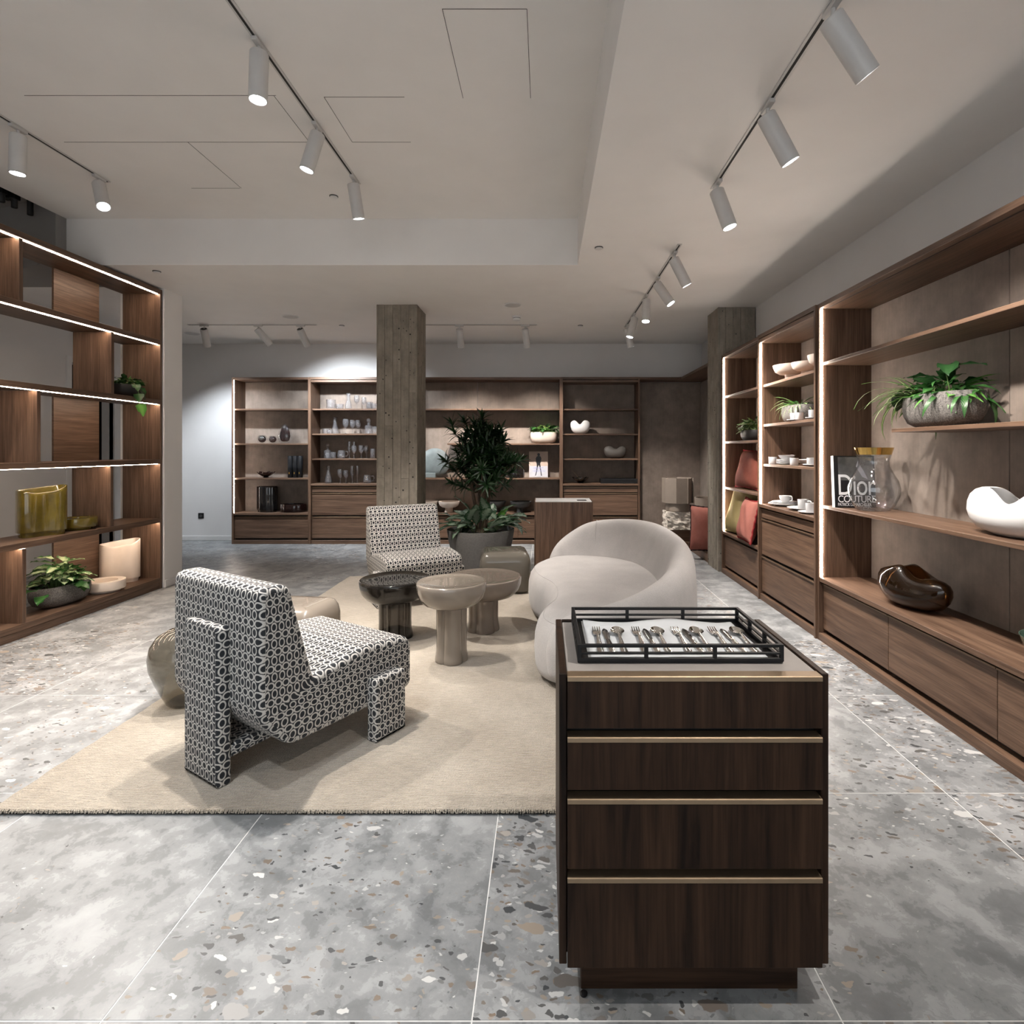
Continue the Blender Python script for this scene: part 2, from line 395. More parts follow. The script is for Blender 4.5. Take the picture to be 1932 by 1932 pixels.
def obj(name, me, mat=None, parent=None, loc=None, rot=None):
    o = bpy.data.objects.new(name, me); COL.objects.link(o)
    if mat is not None and len(me.materials) == 0: me.materials.append(MATS[mat] if isinstance(mat, str) else mat)
    if parent is not None: o.parent = parent
    if loc is not None: o.location = loc
    if rot is not None: o.rotation_euler = rot
    return o
LABELS = {}
def tag(o, label, cat, group=None, kind=None):
    if label in LABELS and not group: print('DUPLICATE LABEL', label)
    LABELS[label] = 1
    if not 4 <= len(label.split()) <= 16: print('LABEL LENGTH', len(label.split()), label)
    o['label'] = label; o['category'] = cat
    if group: o['group'] = group
    if kind: o['kind'] = kind
    return o
def thing(name, label, cat, loc=(0, 0, 0), rotz=0, group=None, kind=None):
    o = bpy.data.objects.new(name, None); COL.objects.link(o); o.location = loc; o.rotation_euler = (0, 0, rotz)
    o.empty_display_size = .1
    return tag(o, label, cat, group, kind)
def struct(o): o['kind'] = 'structure'; return o
def B(name, mat, parent, *dims, b=.0015): return MB().box(*dims, b=b).build(name, mat, parent, smooth=False)

def smooth_closed(pts, sub=8):
    """Catmull-Rom through closed 2-D control points"""
    out = []; n = len(pts)
    for i in range(n):
        p0, p1, p2, p3 = (Vector(pts[(i + k - 1) % n]) for k in range(4))
        for j in range(sub):
            t = j / sub
            out.append(.5 * ((2 * p1) + (p2 - p0) * t + (2 * p0 - 5 * p1 + 4 * p2 - p3) * t * t + (3 * p1 - p0 - 3 * p2 + p3) * t ** 3))
    return out
def smooth_open(pts, sub=8):
    out = []; n = len(pts)
    for i in range(n - 1):
        p0, p1, p2, p3 = (Vector(pts[min(n - 1, max(0, i + k - 1))]) for k in range(4))
        for j in range(sub):
            t = j / sub
            out.append(.5 * ((2 * p1) + (p2 - p0) * t + (2 * p0 - 5 * p1 + 4 * p2 - p3) * t * t + (3 * p1 - p0 - 3 * p2 + p3) * t ** 3))
    out.append(Vector(pts[-1])); return out
def inset2d(pts, d):
    """offset a counter-clockwise closed 2-D outline inwards by d"""
    n = len(pts); out = []
    for i in range(n):
        t = Vector(pts[(i + 1) % n]) - Vector(pts[i - 1]); t.normalize()
        out.append(Vector(pts[i]) + Vector((-t.y, t.x)) * d)
    return out
def fillet(poly, rad, seg=6):
    out = []; n = len(poly)
    for i, p in enumerate(poly):
        p = Vector(p); a = Vector(poly[i - 1]); c = Vector(poly[(i + 1) % n]); r = rad[i] if isinstance(rad, (list, tuple)) else rad
        u = (a - p); w = (c - p); lu, lw = u.length, w.length; u.normalize(); w.normalize()
        if r <= 0: out.append(p); continue
        ang = math.acos(max(-1, min(1, u.dot(w)))); d = min(r / math.tan(ang / 2), lu * .48, lw * .48)
        A, C = p + u * d, p + w * d
        for k in range(seg + 1):
            t = k / seg; out.append((1 - t) ** 2 * A + 2 * t * (1 - t) * p + t * t * C)
    return out
# ------------------------------------------------------------------ the room
XL, XR, YB, YF = -5.70, 2.42, 8.60, -2.60      # left, right, back, front walls
ZC, ZH, ZV = 3.03, 3.44, 3.62                   # low ceiling, coffer, ceiling over the side aisle
CX0, CX1, CY1 = -4.23, .29, 4.93                # coffer plan

fl = struct(MB().box(XL - .15, XR + .15, YF - .15, YB + .15, -.12, -.0009).build('floor', 'grout', smooth=False))
tile_cache = {}
T = .907; GAP = .0019
for i in range(-7, 4):
    for j in range(-5, 9):
        x0, x1 = max(XL, -.179 + i * T) + GAP, min(XR, -.179 + (i + 1) * T) - GAP
        y0, y1 = max(YF, 1.366 + j * T) + GAP, min(YB, 1.366 + (j + 1) * T) - GAP
        if x1 - x0 < .02 or y1 - y0 < .02: continue
        w, d = round(x1 - x0, 4), round(y1 - y0, 4)
        if (w, d) not in tile_cache:
            tile_cache[w, d] = MB().box(-w / 2, w / 2, -d / 2, d / 2, -.0008, 0, b=.0002).mesh('floor_tile', False)
        t = obj('floor_tile', tile_cache[w, d], 'terrazzo_stone', fl, ((x0 + x1) / 2, (y0 + y1) / 2, 0))

# ceiling: low slab around the coffer
mb = MB()
mb.box(CX1, XR + .15, YF - .15, YB + .15, ZC, 3.75)
mb.box(CX0, CX1, CY1, YB + .15, ZC, 3.75); mb.box(XL - .15, CX0, 5.6, YB + .15, ZC, 3.75)
mb.box(CX0, CX1, YF - .15, CY1, ZH, 3.75)
ceil = struct(mb.build('ceiling', 'white_paint', smooth=False))
struct(MB().box(XL - .15, CX0, YF - .15, 5.6, ZV, 3.75).build('ceiling', 'aisle_shade', smooth=False))
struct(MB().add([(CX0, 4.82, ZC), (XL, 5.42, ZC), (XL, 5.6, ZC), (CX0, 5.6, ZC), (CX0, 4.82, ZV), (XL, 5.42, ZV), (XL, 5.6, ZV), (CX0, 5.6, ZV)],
       [(3, 2, 1, 0), (4, 5, 6, 7), (0, 1, 5, 4), (1, 2, 6, 5), (2, 3, 7, 6), (3, 0, 4, 7)]).build('wall_aisle', 'aisle_shade', smooth=False))
gaps = [(-.475, -.083, 2.582, 2.582), (-.475, -.475, 2.582, 3.237), (-.083, -.083, 2.582, 3.237),
        (-3.0, -1.55, 3.213, 3.213), (-1.55, -1.575, 3.213, 3.70), (-3.19, -1.575, 3.70, 3.70), (-2.36, -2.38, 3.70, 4.353), (-2.76, -2.38, 4.353, 4.353),
        (-1.278, -.813, 3.227, 3.227), (-1.278, -1.278, 3.227, 3.70), (-1.278, -.89, 3.70, 3.70)]
for x0, x1, y0, y1 in gaps:
    x0, x1 = min(x0, x1), max(x0, x1)
    if y0 == y1: MB().box(x0, x1, y0 - .0012, y0 + .0012, ZH - .0012, ZH + .001).build('access_panel_gap', 'shadow_gap', ceil, False)
    else: xm = (x0 + x1) / 2; MB().box(xm - .0012, xm + .0012, y0, y1, ZH - .0012, ZH + .001).build('access_panel_gap', 'shadow_gap', ceil, False)

struct(MB().box(XL - .15, XR + .15, YB, YB + .15, 0, ZC).build('wall_back', 'wall_paint', smooth=False))
struct(MB().box(XR, XR + .15, YF - .15, YB, 0, ZC).build('wall_right', 'wall_paint', smooth=False))
D0, D1, DZ = 6.70, 7.36, 2.45
mb = MB(); mb.box(XL - .15, XL, YF - .15, D0, 0, ZV); mb.box(XL - .15, XL, D1, YB, 0, ZC); mb.box(XL - .15, XL, D0, D1, DZ, ZC)
struct(mb.build('wall_left', 'wall_paint', smooth=False))
# front wall; unseen window behind the camera, added to let ambient light in
mb = MB(); mb.box(XL - .15, -3.6, YF - .15, YF, 0, 3.62); mb.box(2.1, XR + .15, YF - .15, YF, 0, 3.62)
mb.box(-3.6, 2.1, YF - .15, YF, 0, .12); mb.box(-3.6, 2.1, YF - .15, YF, 2.9, 3.62)
struct(mb.build('wall_front', 'wall_paint', smooth=False))
win = struct(MB().box(-3.6, 2.1, YF - .09, YF - .08, .12, 2.9).build('fill_window_1', 'window_glass', smooth=False))
for x in (-3.6, -1.72, .18, 2.04): B('fill_window_frame', 'black_metal', win, x, x + .06, YF - .12, YF - .04, .12, 2.9)
for z in (.12, 2.84): B('fill_window_frame', 'black_metal', win, -3.54, 2.04, YF - .12, YF - .04, z, z + .06)
# dark hall behind the door opening
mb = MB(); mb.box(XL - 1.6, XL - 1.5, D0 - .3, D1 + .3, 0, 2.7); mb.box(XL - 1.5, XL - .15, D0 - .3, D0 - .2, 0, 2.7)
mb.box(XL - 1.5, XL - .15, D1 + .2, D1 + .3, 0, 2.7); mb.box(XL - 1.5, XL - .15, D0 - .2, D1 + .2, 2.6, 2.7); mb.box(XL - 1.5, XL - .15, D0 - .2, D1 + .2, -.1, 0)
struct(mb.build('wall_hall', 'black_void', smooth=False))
dr = bpy.data.objects.new('door_1', None); COL.objects.link(dr); struct(dr)
B('door_frame', 'trim_paint', dr, XL - .05, XL + .02, D0 - .07, D0, 0, DZ + .07); B('door_frame', 'trim_paint', dr, XL - .05, XL + .02, D1, D1 + .07, 0, DZ + .07)
B('door_frame', 'trim_paint', dr, XL - .05, XL + .02, D0, D1, DZ, DZ + .07)
# wall stub that closes the open bookcase
BX0, BX1, BYE = -4.25, -3.87, 5.64
struct(MB().box(BX0 - .05, BX1 + .012, BYE + .01, 5.93, 0, ZC).build('wall_divider', 'white_paint', smooth=False))
# baseboards
struct(MB().box(XL + .016, -4.64, YB - .016, YB, 0, .07, b=.003).build('baseboard_back', 'trim_paint', smooth=False))
mb = MB(); mb.box(XL, XL + .016, YF, D0 - .07, 0, .075, b=.003); mb.box(XL, XL + .016, D1 + .07, YB, 0, .075, b=.003)
struct(mb.build('baseboard_left', 'trim_paint', smooth=False))
struct(MB().box(BX1 + .012, BX1 + .026, BYE + .012, 5.944, 0, .075, b=.003).build('baseboard_divider', 'trim_paint', smooth=False))

# board-marked concrete columns
def column(label, x0, x1, y0, y1, seed):
    rnd = random.Random(seed); t = thing('concrete_column', label, 'column', ((x0 + x1) / 2, (y0 + y1) / 2, 0))
    hw, hd = (x1 - x0) / 2, (y1 - y0) / 2
    mb = MB(); mb.box(-hw + .012, hw - .012, -hd + .012, hd - .012, 0, ZC)
    cs = mb.build('core', 'board_concrete', t, False)
    for side in range(4):
        span = 2 * (hw if side % 2 == 0 else hd); off = hd if side % 2 == 0 else hw
        k = 5; wd = span / k
        for i in range(k):
            zc = rnd.uniform(.7, 2.3)
            for (za, zb) in ((0, zc), (zc + .002, ZC)):
                e = rnd.uniform(.0, .007)
                m = MB().box(-wd / 2 + .001, wd / 2 - .001, -.012, e, za, zb, b=.002).build('board_imprint', 'board_concrete', t, False)
                u = -span / 2 + wd * (i + .5)
                ang = (0, -pi / 2, pi, pi / 2)[side]
                m.rotation_euler = (0, 0, ang + pi)
                m.location = ((u, -off + .006, 0), (off - .006, u, 0), (u, off - .006, 0), (-off + .006, u, 0))[side]
                m.rotation_euler = (0, 0, (pi, -pi / 2, 0, pi / 2)[side])
    return t
column('free-standing board-marked concrete column behind the patterned chair', -1.895, -1.436, 6.27, 6.72, 3)
column('board-marked concrete column at the end of the right shelving', 1.985, 2.415, 6.385, 6.80, 8)

# small things on ceiling and wall
def disc(name, label, cat, x, y, z, r, mat='trim_paint', group=None):
    t = thing(name, label, cat, (x, y, z), 0, group)
    MB().lathe([(r, 0), (r, -.004), (r * .92, -.008), (r * .5, -.009)], 28).build('cover', mat, t)
    MB().lathe([(r * .86, -.0085), (r * .84, -.0105), (r * .2, -.011)], 28).build('grille', 'fixture_white', t)
disc('ceiling_speaker', 'round flush ceiling speaker left of the concrete column', 'speaker', -3.12, 6.83, ZC, .10)
disc('ceiling_speaker', 'round flush ceiling speaker right of the concrete column', 'speaker', -.364, 6.28, ZC, .10)
disc('ceiling_speaker', 'round flush ceiling disc near the left back wall', 'speaker', -4.95, 7.83, ZC, .10)
for lab, x, y, z in (('small sprinkler cap in the raised ceiling near the track end', -1.70, 4.49, ZH), ('small sprinkler cap right of the raised ceiling', .436, 4.5, ZC),
                     ('small sprinkler cap beside the open bookcase', -3.55, 5.1, ZC), ('small sprinkler cap near the back wall at the right', .467, 7.33, ZC),
                     ('small sprinkler cap near the back wall left of the column', -2.67, 7.33, ZC)):
    t = thing('sprinkler_cap', lab, 'sprinkler', (x, y, z))
    MB().lathe([(.034, 0), (.034, -.006), (.030, -.0065)], 24).build('ring', 'fixture_dark', t); MB().lathe([(.030, -.0065), (.030, -.012), (.026, -.014)], 24).build('cap', 'trim_paint', t)
t = thing('smoke_detector', 'white smoke detector on the ceiling right of the column', 'smoke detector', (-.344, 6.83, ZC))
MB().lathe([(.055, 0), (.055, -.012), (.045, -.02), (.045, -.026), (.05, -.03), (.042, -.05), (.02, -.055)], 28).build('body', 'trim_paint', t)
MB().lathe([(.046, -.0205), (.046, -.0255)], 28).build('slot', 'fixture_dark', t)
t = thing('wall_socket', 'black square power socket on the white back wall', 'socket', (-5.30, YB, .378))
B('plate', 'black_metal', t, -.043, .043, -.010, 0, -.043, .043, b=.003)
m = MB().lathe([(.022, .0005), (.021, .003), (.019, .001)], 24).build('insert', 'fixture_dark', t); m.rotation_euler = (pi / 2, 0, 0); m.location = (0, -.010, 0)
t = thing('floor_stud', 'small black round stud on the tile before the tray cabinet', 'stud', (.100, 1.433, 0))
MB().lathe([(.0095, 0), (.0095, .003), (.007, .0042), (.002, .0045)], 20).build('cap', 'black_metal', t)

# ------------------------------------------------------------------ track lighting
def track(label, x0, x1, y0, y1, z, dark=True):
    t = thing('lighting_track', label, 'light track', ((x0 + x1) / 2, (y0 + y1) / 2, z))
    dx, dy = abs(x1 - x0) / 2, abs(y1 - y0) / 2; w = .018
    if dx > dy:
        B('rail', 'fixture_white', t, -dx, dx, -w, w, -.006, 0, b=.001); B('channel', 'shadow_gap', t, -dx + .01, dx - .01, -.004, .004, -.0075, -.006, b=0)
    else:
        B('rail', 'fixture_white', t, -w, w, -dy, dy, -.006, 0, b=.001); B('channel', 'shadow_gap', t, -.006, .006, -dy + .01, dy - .01, -.0075, -.006, b=0)
track('long white light track in the raised ceiling above the chairs', -1.43, -1.43, YF + .3, 4.28, ZH)
track('white light track above the open bookcase', -3.325, -3.325, 0.5, 4.25, ZH)
track('white light track on the right ceiling near the viewer', 1.05, 1.05, -1.5, 3.48, ZC)
track('white light track running towards the back wall on the right', 1.07, 1.07, 4.42, 7.42, ZC)
track('white light track along the back wall left of the column', -4.66, -2.98, 7.28, 7.28, ZC)
track('white light track along the back wall right of the column', -1.95, -.10, 7.28, 7.28, ZC)

def spot(label, x, y, z, d, watts=1.0, size=78, col=NEUT, along='y', Ln=.225, R=.044, dark_top=False):
    t = thing('track_spotlight', label, 'spotlight', (x, y, z), 0, 'white cylinder spotlights on the ceiling tracks')
    d = Vector(d).normalized()
    if along == 'y': B('adapter', 'fixture_white', t, -.014, .014, -.055, .055, -.026, -.006, b=.003)
    else: B('adapter', 'fixture_white', t, -.055, .055, -.014, .014, -.026, -.006, b=.003)
    piv = Vector((0, 0, -.075))
    MB().cyl((0, 0, -.026), tuple(piv + Vector((0, 0, -.01))), .0085, n=10).build('stem', 'fixture_white', t)
    q = Vector((0, 0, -1)).rotation_difference(d)
    mb = MB().lathe([(R - .004, .02), (R, .015), (R, -Ln), (R - .003, -Ln - .002), (R - .006, -Ln), (R - .007, -Ln + .018)], 28, caps=(True, False))
    b = mb.build('body', 'fixture_white', t); b.rotation_mode = 'QUATERNION'; b.rotation_quaternion = q; b.location = piv
    l = MB().lathe([(R - .0068, -Ln + .008), (R * .6, -Ln + .006), (.001, -Ln + .005)], 24, caps=(False, True)).build('lens', 'lens', t)
    l.rotation_mode = 'QUATERNION'; l.rotation_quaternion = q; l.location = piv
    if dark_top:
        c = MB().lathe([(R - .006, .0205), (R - .007, .0235), (.004, .024)], 24).build('end_cap', 'fixture_dark', t); c.rotation_mode = 'QUATERNION'; c.rotation_quaternion = q; c.location = piv
    ld = bpy.data.lights.new('spot_beam', 'SPOT'); ld.energy = SPOT_W * watts; ld.color = col; ld.spot_size = radians(size); ld.spot_blend = .85; ld.shadow_soft_size = .03
    lo = bpy.data.objects.new('spot_beam', ld); COL.objects.link(lo); lo.parent = t; lo.location = piv + d * (Ln + .012)
    lo.rotation_mode = 'QUATERNION'; lo.rotation_quaternion = q
# raised ceiling, middle track
spot('largest white cylinder spotlight hanging in the raised ceiling', -1.43, 2.79, ZH, (.0, -.05, -1), 1.0)
spot('white cylinder spotlight tilted left in the raised ceiling', -1.43, 3.50, ZH, (-.27, -.05, -.96), .85)
spot('white cylinder spotlight at the far end of the raised track', -1.43, 4.17, ZH, (.09, .24, -.97), 1.35)
spot('white cylinder spotlight on the raised track outside the view', -1.43, 1.7, ZH, (.1, .2, -1), .32, 78, (.90, .95, 1.0))
spot('white cylinder spotlight on the raised track behind the viewer', -1.43, .4, ZH, (-.1, .3, -1), .30, 78, (.90, .95, 1.0))
# left track
spot('upright white cylinder spotlight above the left bookcase', -3.325, 3.52, ZH, (-.02, 0, -1), .65)
spot('slanted white cylinder spotlight above the left bookcase', -3.325, 4.16, ZH, (.42, -.35, -.84), .9)
# right track
spot('white cylinder spotlight nearest the viewer at the upper right', 1.05, 2.03, ZC, (.62, .12, -.77), .38)
spot('white cylinder spotlight in the middle of the right ceiling track', 1.05, 2.626, ZC, (.50, .05, -.87), .5)
spot('white cylinder spotlight at the far end of the right near track', 1.05, 3.39, ZC, (.30, -.1, -.95), .6)
spot('white cylinder spotlight on the right track above the tray cabinet', 1.05, .9, ZC, (-.15, .35, -.95), .35)
# right far track
for lab, y, d in (('first white spotlight of the far right row nearest the viewer', 4.60, (.46, .05, -.87)), ('second white spotlight of the far right row tilted to the shelves', 5.28, (.50, -.22, -.84)),
                  ('third white spotlight of the far right row hanging straight', 5.87, (-.08, -.22, -1)), ('fourth white spotlight of the far right row tilted left', 6.67, (-.26, -.10, -.95)),
                  ('last white spotlight of the far right row by the wall', 7.27, (.25, .12, -.95))):
    spot(lab, 1.07, y, ZC, d, .38 if y in (5.87, 6.67) else .8)
# back row
spot('leftmost spotlight of the back row lighting the white wall', -4.45, 7.28, ZC, (-.14, .55, -.82), .55, 84, (.86, .93, 1), 'x', dark_top=True)
spot('spotlight of the back row tilted to the right', -3.745, 7.28, ZC, (.52, .42, -.74), .8, 84, COOL, 'x', dark_top=True)
spot('third spotlight of the back row above the glassware', -3.19, 7.28, ZC, (.14, .62, -.77), .55, 118, (.86, .93, 1), 'x', dark_top=True)
spot('spotlight of the back row above the tree', -1.115, 7.28, ZC, (.04, .44, -.90), .75, 90, NEUT, 'x')
spot('rightmost spotlight of the back row', -.256, 7.28, ZC, (.10, .44, -.90), .75, 90, NEUT, 'x')
# black fixtures over the side aisle
for lab, x, y in (('dark ceiling fixture cut by the left picture edge', -4.50, 4.62), ('dark ceiling fixture with a block above the bookcase', -4.50, 4.73), ('small dark ceiling fixture nearest the slanted wall', -4.50, 4.875)):
    t = thing('aisle_spotlight', lab, 'spotlight', (x, y, ZV), 0, 'dark fixtures above the side aisle')
    MB().cyl((0, 0, 0), (0, 0, -.17), .022, n=16).build('body', 'fixture_dark', t); MB().cyl((0, 0, -.168), (0, 0, -.172), .018, n=16).build('lens_rim', 'black_metal', t)
    if 'block' in lab or 'edge' in lab: B('driver_box', 'black_metal', t, -.09, .028, -.03, .03, -.10, -.035, b=.004)
# ------------------------------------------------------------------ wall shelving
# local frame: x along the front, y into the wall, z up; front plane at y = 0
def shelf_unit(label, loc, rotz, W, D, shelves=(), drawers=(), seams=(), counter=None, boxed=False, led=None, H=2.47, base=True, bottom=None):
    t = thing('shelving_unit', label, 'shelving unit', loc, rotz, 'walnut wall shelving units')
    f = -.014 if boxed else 0.0; s = .024
    B('side_panel', 'walnut_z', t, 0, s, f, D, 0, H); B('side_panel', 'walnut_z', t, W - s, W, f, D, 0, H)
    B('top_panel', 'walnut_x', t, s, W - s, f, D, H - .035, H)
    if boxed: B('top_panel', 'walnut_x', t, s, W - s, f + .004, D, H - .075, H - .041)
    else: B('light_groove', 'shadow_gap', t, s, W - s, .05, .058, H - .0362, H - .035, b=0)
    if base: B('base_rail', 'walnut_x', t, s, W - s, .0, D, 0, .055)
    us = [s] + [u for u in seams] + [W - s]
    for a, c in zip(us[:-1], us[1:]): B('back_panel', 'suede', t, a + .002, c - .002, D - .018, D - .004, .055, H - .036, b=.002)
    z_open = counter if counter else (.46 if bottom is None else bottom)
    for z, a, c in shelves: B('shelf', 'walnut_x', t, max(a, s), min(c, W - s), .03, D - .019, z - .022, z)
    if counter: B('counter', 'walnut_x', t, s, W - s, f + .004, D - .019, counter - .030, counter)
    for z0, z1, cuts in drawers:
        cs = [s + .004] + list(cuts) + [W - s - .004]
        for a, c in zip(cs[:-1], cs[1:]):
            d = B('drawer', 'walnut_x', t, a + .002, c - .002, f + .030, f + .048, z0, z1 - .014)
            B('handle_lip', 'brass_lip', d, a + .002, c - .002, f + .022, f + .05, z1 - .0135, z1 - .004, b=.001)
    if drawers:
        z1 = max(d[1] for d in drawers); B('carcass', 'shadow_gap', t, s, W - s, f + .07, D - .02, .056, z1 + .012, b=0)
    if led:
        for side in led:
            x0, x1 = (s, s + .006) if side == 'l' else (W - s - .006, W - s)
            B('led_strip', 'led_soft', t, x0, x1, f + .012, f + (.026 if rotz else .018), z_open + .002, H - (.08 if boxed else .04), b=0)
    return t
SA = (2.005, 1.49, .975)                       # shelf heights, open units
SB = (2.005, 1.635, 1.265)                     # shelf heights, boxed units
DRB = ((.765, .852, ()), (.425, .757, ()), (.085, .405, ()))
YS = 8.25; DB = YB - YS - .003
def full(zs, W): return [(z, 0, W) for z in zs]
shelf_unit('walnut shelving unit at the left end holding dark vases', (-4.635, YS, 0), 0, 1.153, DB, full(SA, 1.153), ((.085, .41, ()),), (), .457, led='l')
shelf_unit('walnut glassware shelving unit with three drawers beside the column', (-3.482, YS, 0), 0, 1.162, DB, full(SB, 1.162), DRB, (), .893, True)
shelf_unit('wide walnut shelving unit behind the indoor tree', (-2.32, YS, 0), 0, 2.563, DB, [(2.005, 0, 2.56), (1.49, .87, 2.56), (.975, 0, 2.56)],
           ((.085, .41, (.64, 1.28, 1.92)),), (1.285,), .457)
shelf_unit('walnut shelving unit with drawers right of the indoor tree', (.243, YS, 0), 0, 1.161, DB, full(SB, 1.161), DRB, (), .893, True)
# corner niche
t = thing('corner_niche', 'suede-lined walnut corner niche in the back right corner', 'shelving unit', (1.404, YS, 0))
B('back_panel', 'suede', t, .002, 1.005, DB - .018, DB - .004, .1, 2.43, b=.002)
B('back_panel', 'suede', t, .985, .999, -1.40, DB - .02, .1, 2.43, b=.002)
B('top_panel', 'walnut_x', t, 0, 1.01, 0, DB, 2.435, 2.47); B('top_panel', 'walnut_y', t, .611, 1.01, -1.408, -.002, 2.435, 2.47)
B('platform', 'walnut_x', t, 0, 1.01, -.42, DB - .02, 0, .10); B('platform', 'walnut_y', t, .611, 1.0, -1.408, -.422, 0, .10)
B('side_panel', 'walnut_z', t, .611, 1.01, -1.43, -1.409, 0, 2.47)

RX = 2.015; DR = XR - RX - .003
YA, YBx, YC, YE = 6.362, 5.245, 4.125, 1.10
shelf_unit('far walnut unit of the right wall holding the cushions', (RX, YA, 0), -pi / 2, YA - YBx - .001, DR, full(SA, YA - YBx), ((.085, .42, ()),), (), .475, led='l')
shelf_unit('walnut unit of the right wall holding white tableware over drawers', (RX, YBx, 0), -pi / 2, YBx - YC - .001, DR, full(SB, 1.2), DRB, (), .893, True, led='l')
WC = YC - YE
shelf_unit('long near walnut unit of the right wall with leather back panels', (RX, YC, 0), -pi / 2, WC, DR, [(2.04, 0, WC), (1.522, YC - 3.29, WC), (.990, 0, WC)],
           ((.085, .42, (YC - 3.32, YC - 2.52, YC - 1.72)),), (YC - 2.88, YC - 1.68), .460, led='l')

# ------------------------------------------------------------------ open bookcase
bk = thing('open_bookcase', 'tall open walnut bookcase with warm light strips on the left', 'bookcase', (BX0, 3.0, 0))
BD = BX1 - BX0; BL = BYE - 3.0                         # depth along x, length along y
TZ = [(2.965, 3.010), (2.456, 2.500), (1.855, 1.900), (1.256, 1.300), (.665, .710), (.06, .108)]
B('base_rail', 'walnut_y', bk, .02, BD - .006, 0, BL, 0, .058)
for z0, z1 in TZ: B('shelf', 'walnut_y', bk, 0, BD, 0, BL - .03, z0, z1)
B('end_panel', 'walnut_z', bk, 0, BD, BL - .029, BL, .0, 3.010)
for z0, z1 in TZ[:-1]:
    B('led_strip', 'led_warm', bk, BD - .036, BD - .024, .02, BL - .032, z0 - .004, z0, b=0)
def div(k, y): B('divider', 'walnut_z', bk, .03, BD - .004, y - 3.0 - .016, y - 3.0 + .016, TZ[k + 1][1], TZ[k][0] - .0045)
for k, y in ((0, 4.125), (1, 5.0), (2, 4.27), (3, 4.99), (4, 4.15), (1, 3.62), (3, 3.62), (0, 3.3), (4, 3.3)): div(k, y)
for k in (0, 2, 4): B('rear_panel', 'walnut_y', bk, .004, .022, 4.80 - 3, 5.29 - 3, TZ[k + 1][1], TZ[k][0])

# ------------------------------------------------------------------ drawer cabinet with the tray
def cabinet_front(label):
    t = thing('drawer_cabinet', label, 'cabinet', (.036, 1.392, 0))
    W, D, H = .678, .462, .836
    B('side_panel', 'dark_walnut_z', t, 0, .019, .010, D, .105, H, b=.002); B('side_panel', 'dark_walnut_z', t, W - .019, W, .010, D, .105, H, b=.002)
    B('back_panel', 'dark_walnut_z', t, .0195, W - .0195, D - .019, D, .105, H, b=.001)
    B('carcass', 'black_void', t, .0195, W - .0195, .045, D - .0195, .105, .815, b=0)
    B('top_inlay', 'cabinet_leather', t, .020, W - .020, .036, D - .0195, .8155, .832, b=.002)
    B('plinth', 'dark_walnut_x', t, .058, W - .058, .055, D - .05, 0, .1045, b=.001)
    # drawer fronts, top to bottom
    zs = [(.698, .836), (.546, .684), (.352, .530), (.098, .336)]
    zs = [(.703, .8335), (.549, .681), (.352, .527), (.105, .330)]
    for i, (z0, z1) in enumerate(zs):
        d = B('drawer', 'dark_walnut_z', t, .0205, W - .0205, 0, .018, z0, z1 - .013, b=.001)
        mb = MB(); x0, x1 = .0205, W - .0205
        lip = [(-.001, z1 - .0125), (-.001, z1 - .002), (.001, z1), (.034, z1), (.034, z1 - .006), (.010, z1 - .0125)]
        mb.loft([[(x0, y, z) for y, z in lip], [(x1, y, z) for y, z in lip]])
        mb.build('brass_lip', 'brass', d, smooth=False)
    return t
cabinet_front('dark walnut drawer cabinet with brass lips carrying the cutlery tray')
t = thing('display_cabinet', 'plain walnut display cabinet with pale top behind the sofa', 'cabinet', (-.12, 6.30, 0))
W, D, H = .665, .46, .815
B('body', 'walnut_z', t, .012, W - .012, 0, D, .08, H - .012); B('side_panel', 'walnut_z', t, 0, .0115, -.004, D, .08, H); B('side_panel', 'walnut_z', t, W - .0115, W, -.004, D, .08, H)
B('top_inlay', 'matt_white', t, .012, W - .012, .004, D - .01, H - .0115, H - .003); B('plinth', 'black_card', t, .05, W - .05, .05, D - .05, 0, .079)
B('top_slot', 'black_card', t, .49, .60, .09, .21, H - .003, H - .001)
# ------------------------------------------------------------------ rug
rg = thing('area_rug', 'large sand-coloured wool rug under the seating group', 'rug', (-.62, 4.115, 0))
mb = MB(); rnd = random.Random(5)
W2, D2 = 1.51, 1.975; nx, ny = 60, 80
rows = []
for j in range(ny + 1):
    rows.append([(-W2 + 2 * W2 * i / nx + (rnd.uniform(-.004, .004) if i in (0, nx) else 0), -D2 + 2 * D2 * j / ny + (rnd.uniform(-.003, .003) if j in (0, ny) else 0), .017 + rnd.uniform(-.0012, .0012)) for i in range(nx + 1)])
vs = [p for r in rows for p in r]; fs = [(j * (nx + 1) + i, j * (nx + 1) + i + 1, (j + 1) * (nx + 1) + i + 1, (j + 1) * (nx + 1) + i) for j in range(ny) for i in range(nx)]
o = len(vs); edge = [i for i in range(nx + 1)] + [j * (nx + 1) + nx for j in range(1, ny + 1)] + [ny * (nx + 1) + i for i in range(nx - 1, -1, -1)] + [j * (nx + 1) for j in range(ny - 1, 0, -1)]
vs += [(vs[e][0] * .999, vs[e][1] * .999, .005) for e in edge]; ne = len(edge)
fs += [(edge[k], edge[(k + 1) % ne], o + (k + 1) % ne, o + k) for k in range(ne)]
mb.add(vs, fs).build('pile', 'rug_pile', rg, angle=60)
B('backing', 'rug_back', rg, -W2 - .001, W2 + .001, -D2 - .001, D2 + .001, .0008, .006, b=.001)
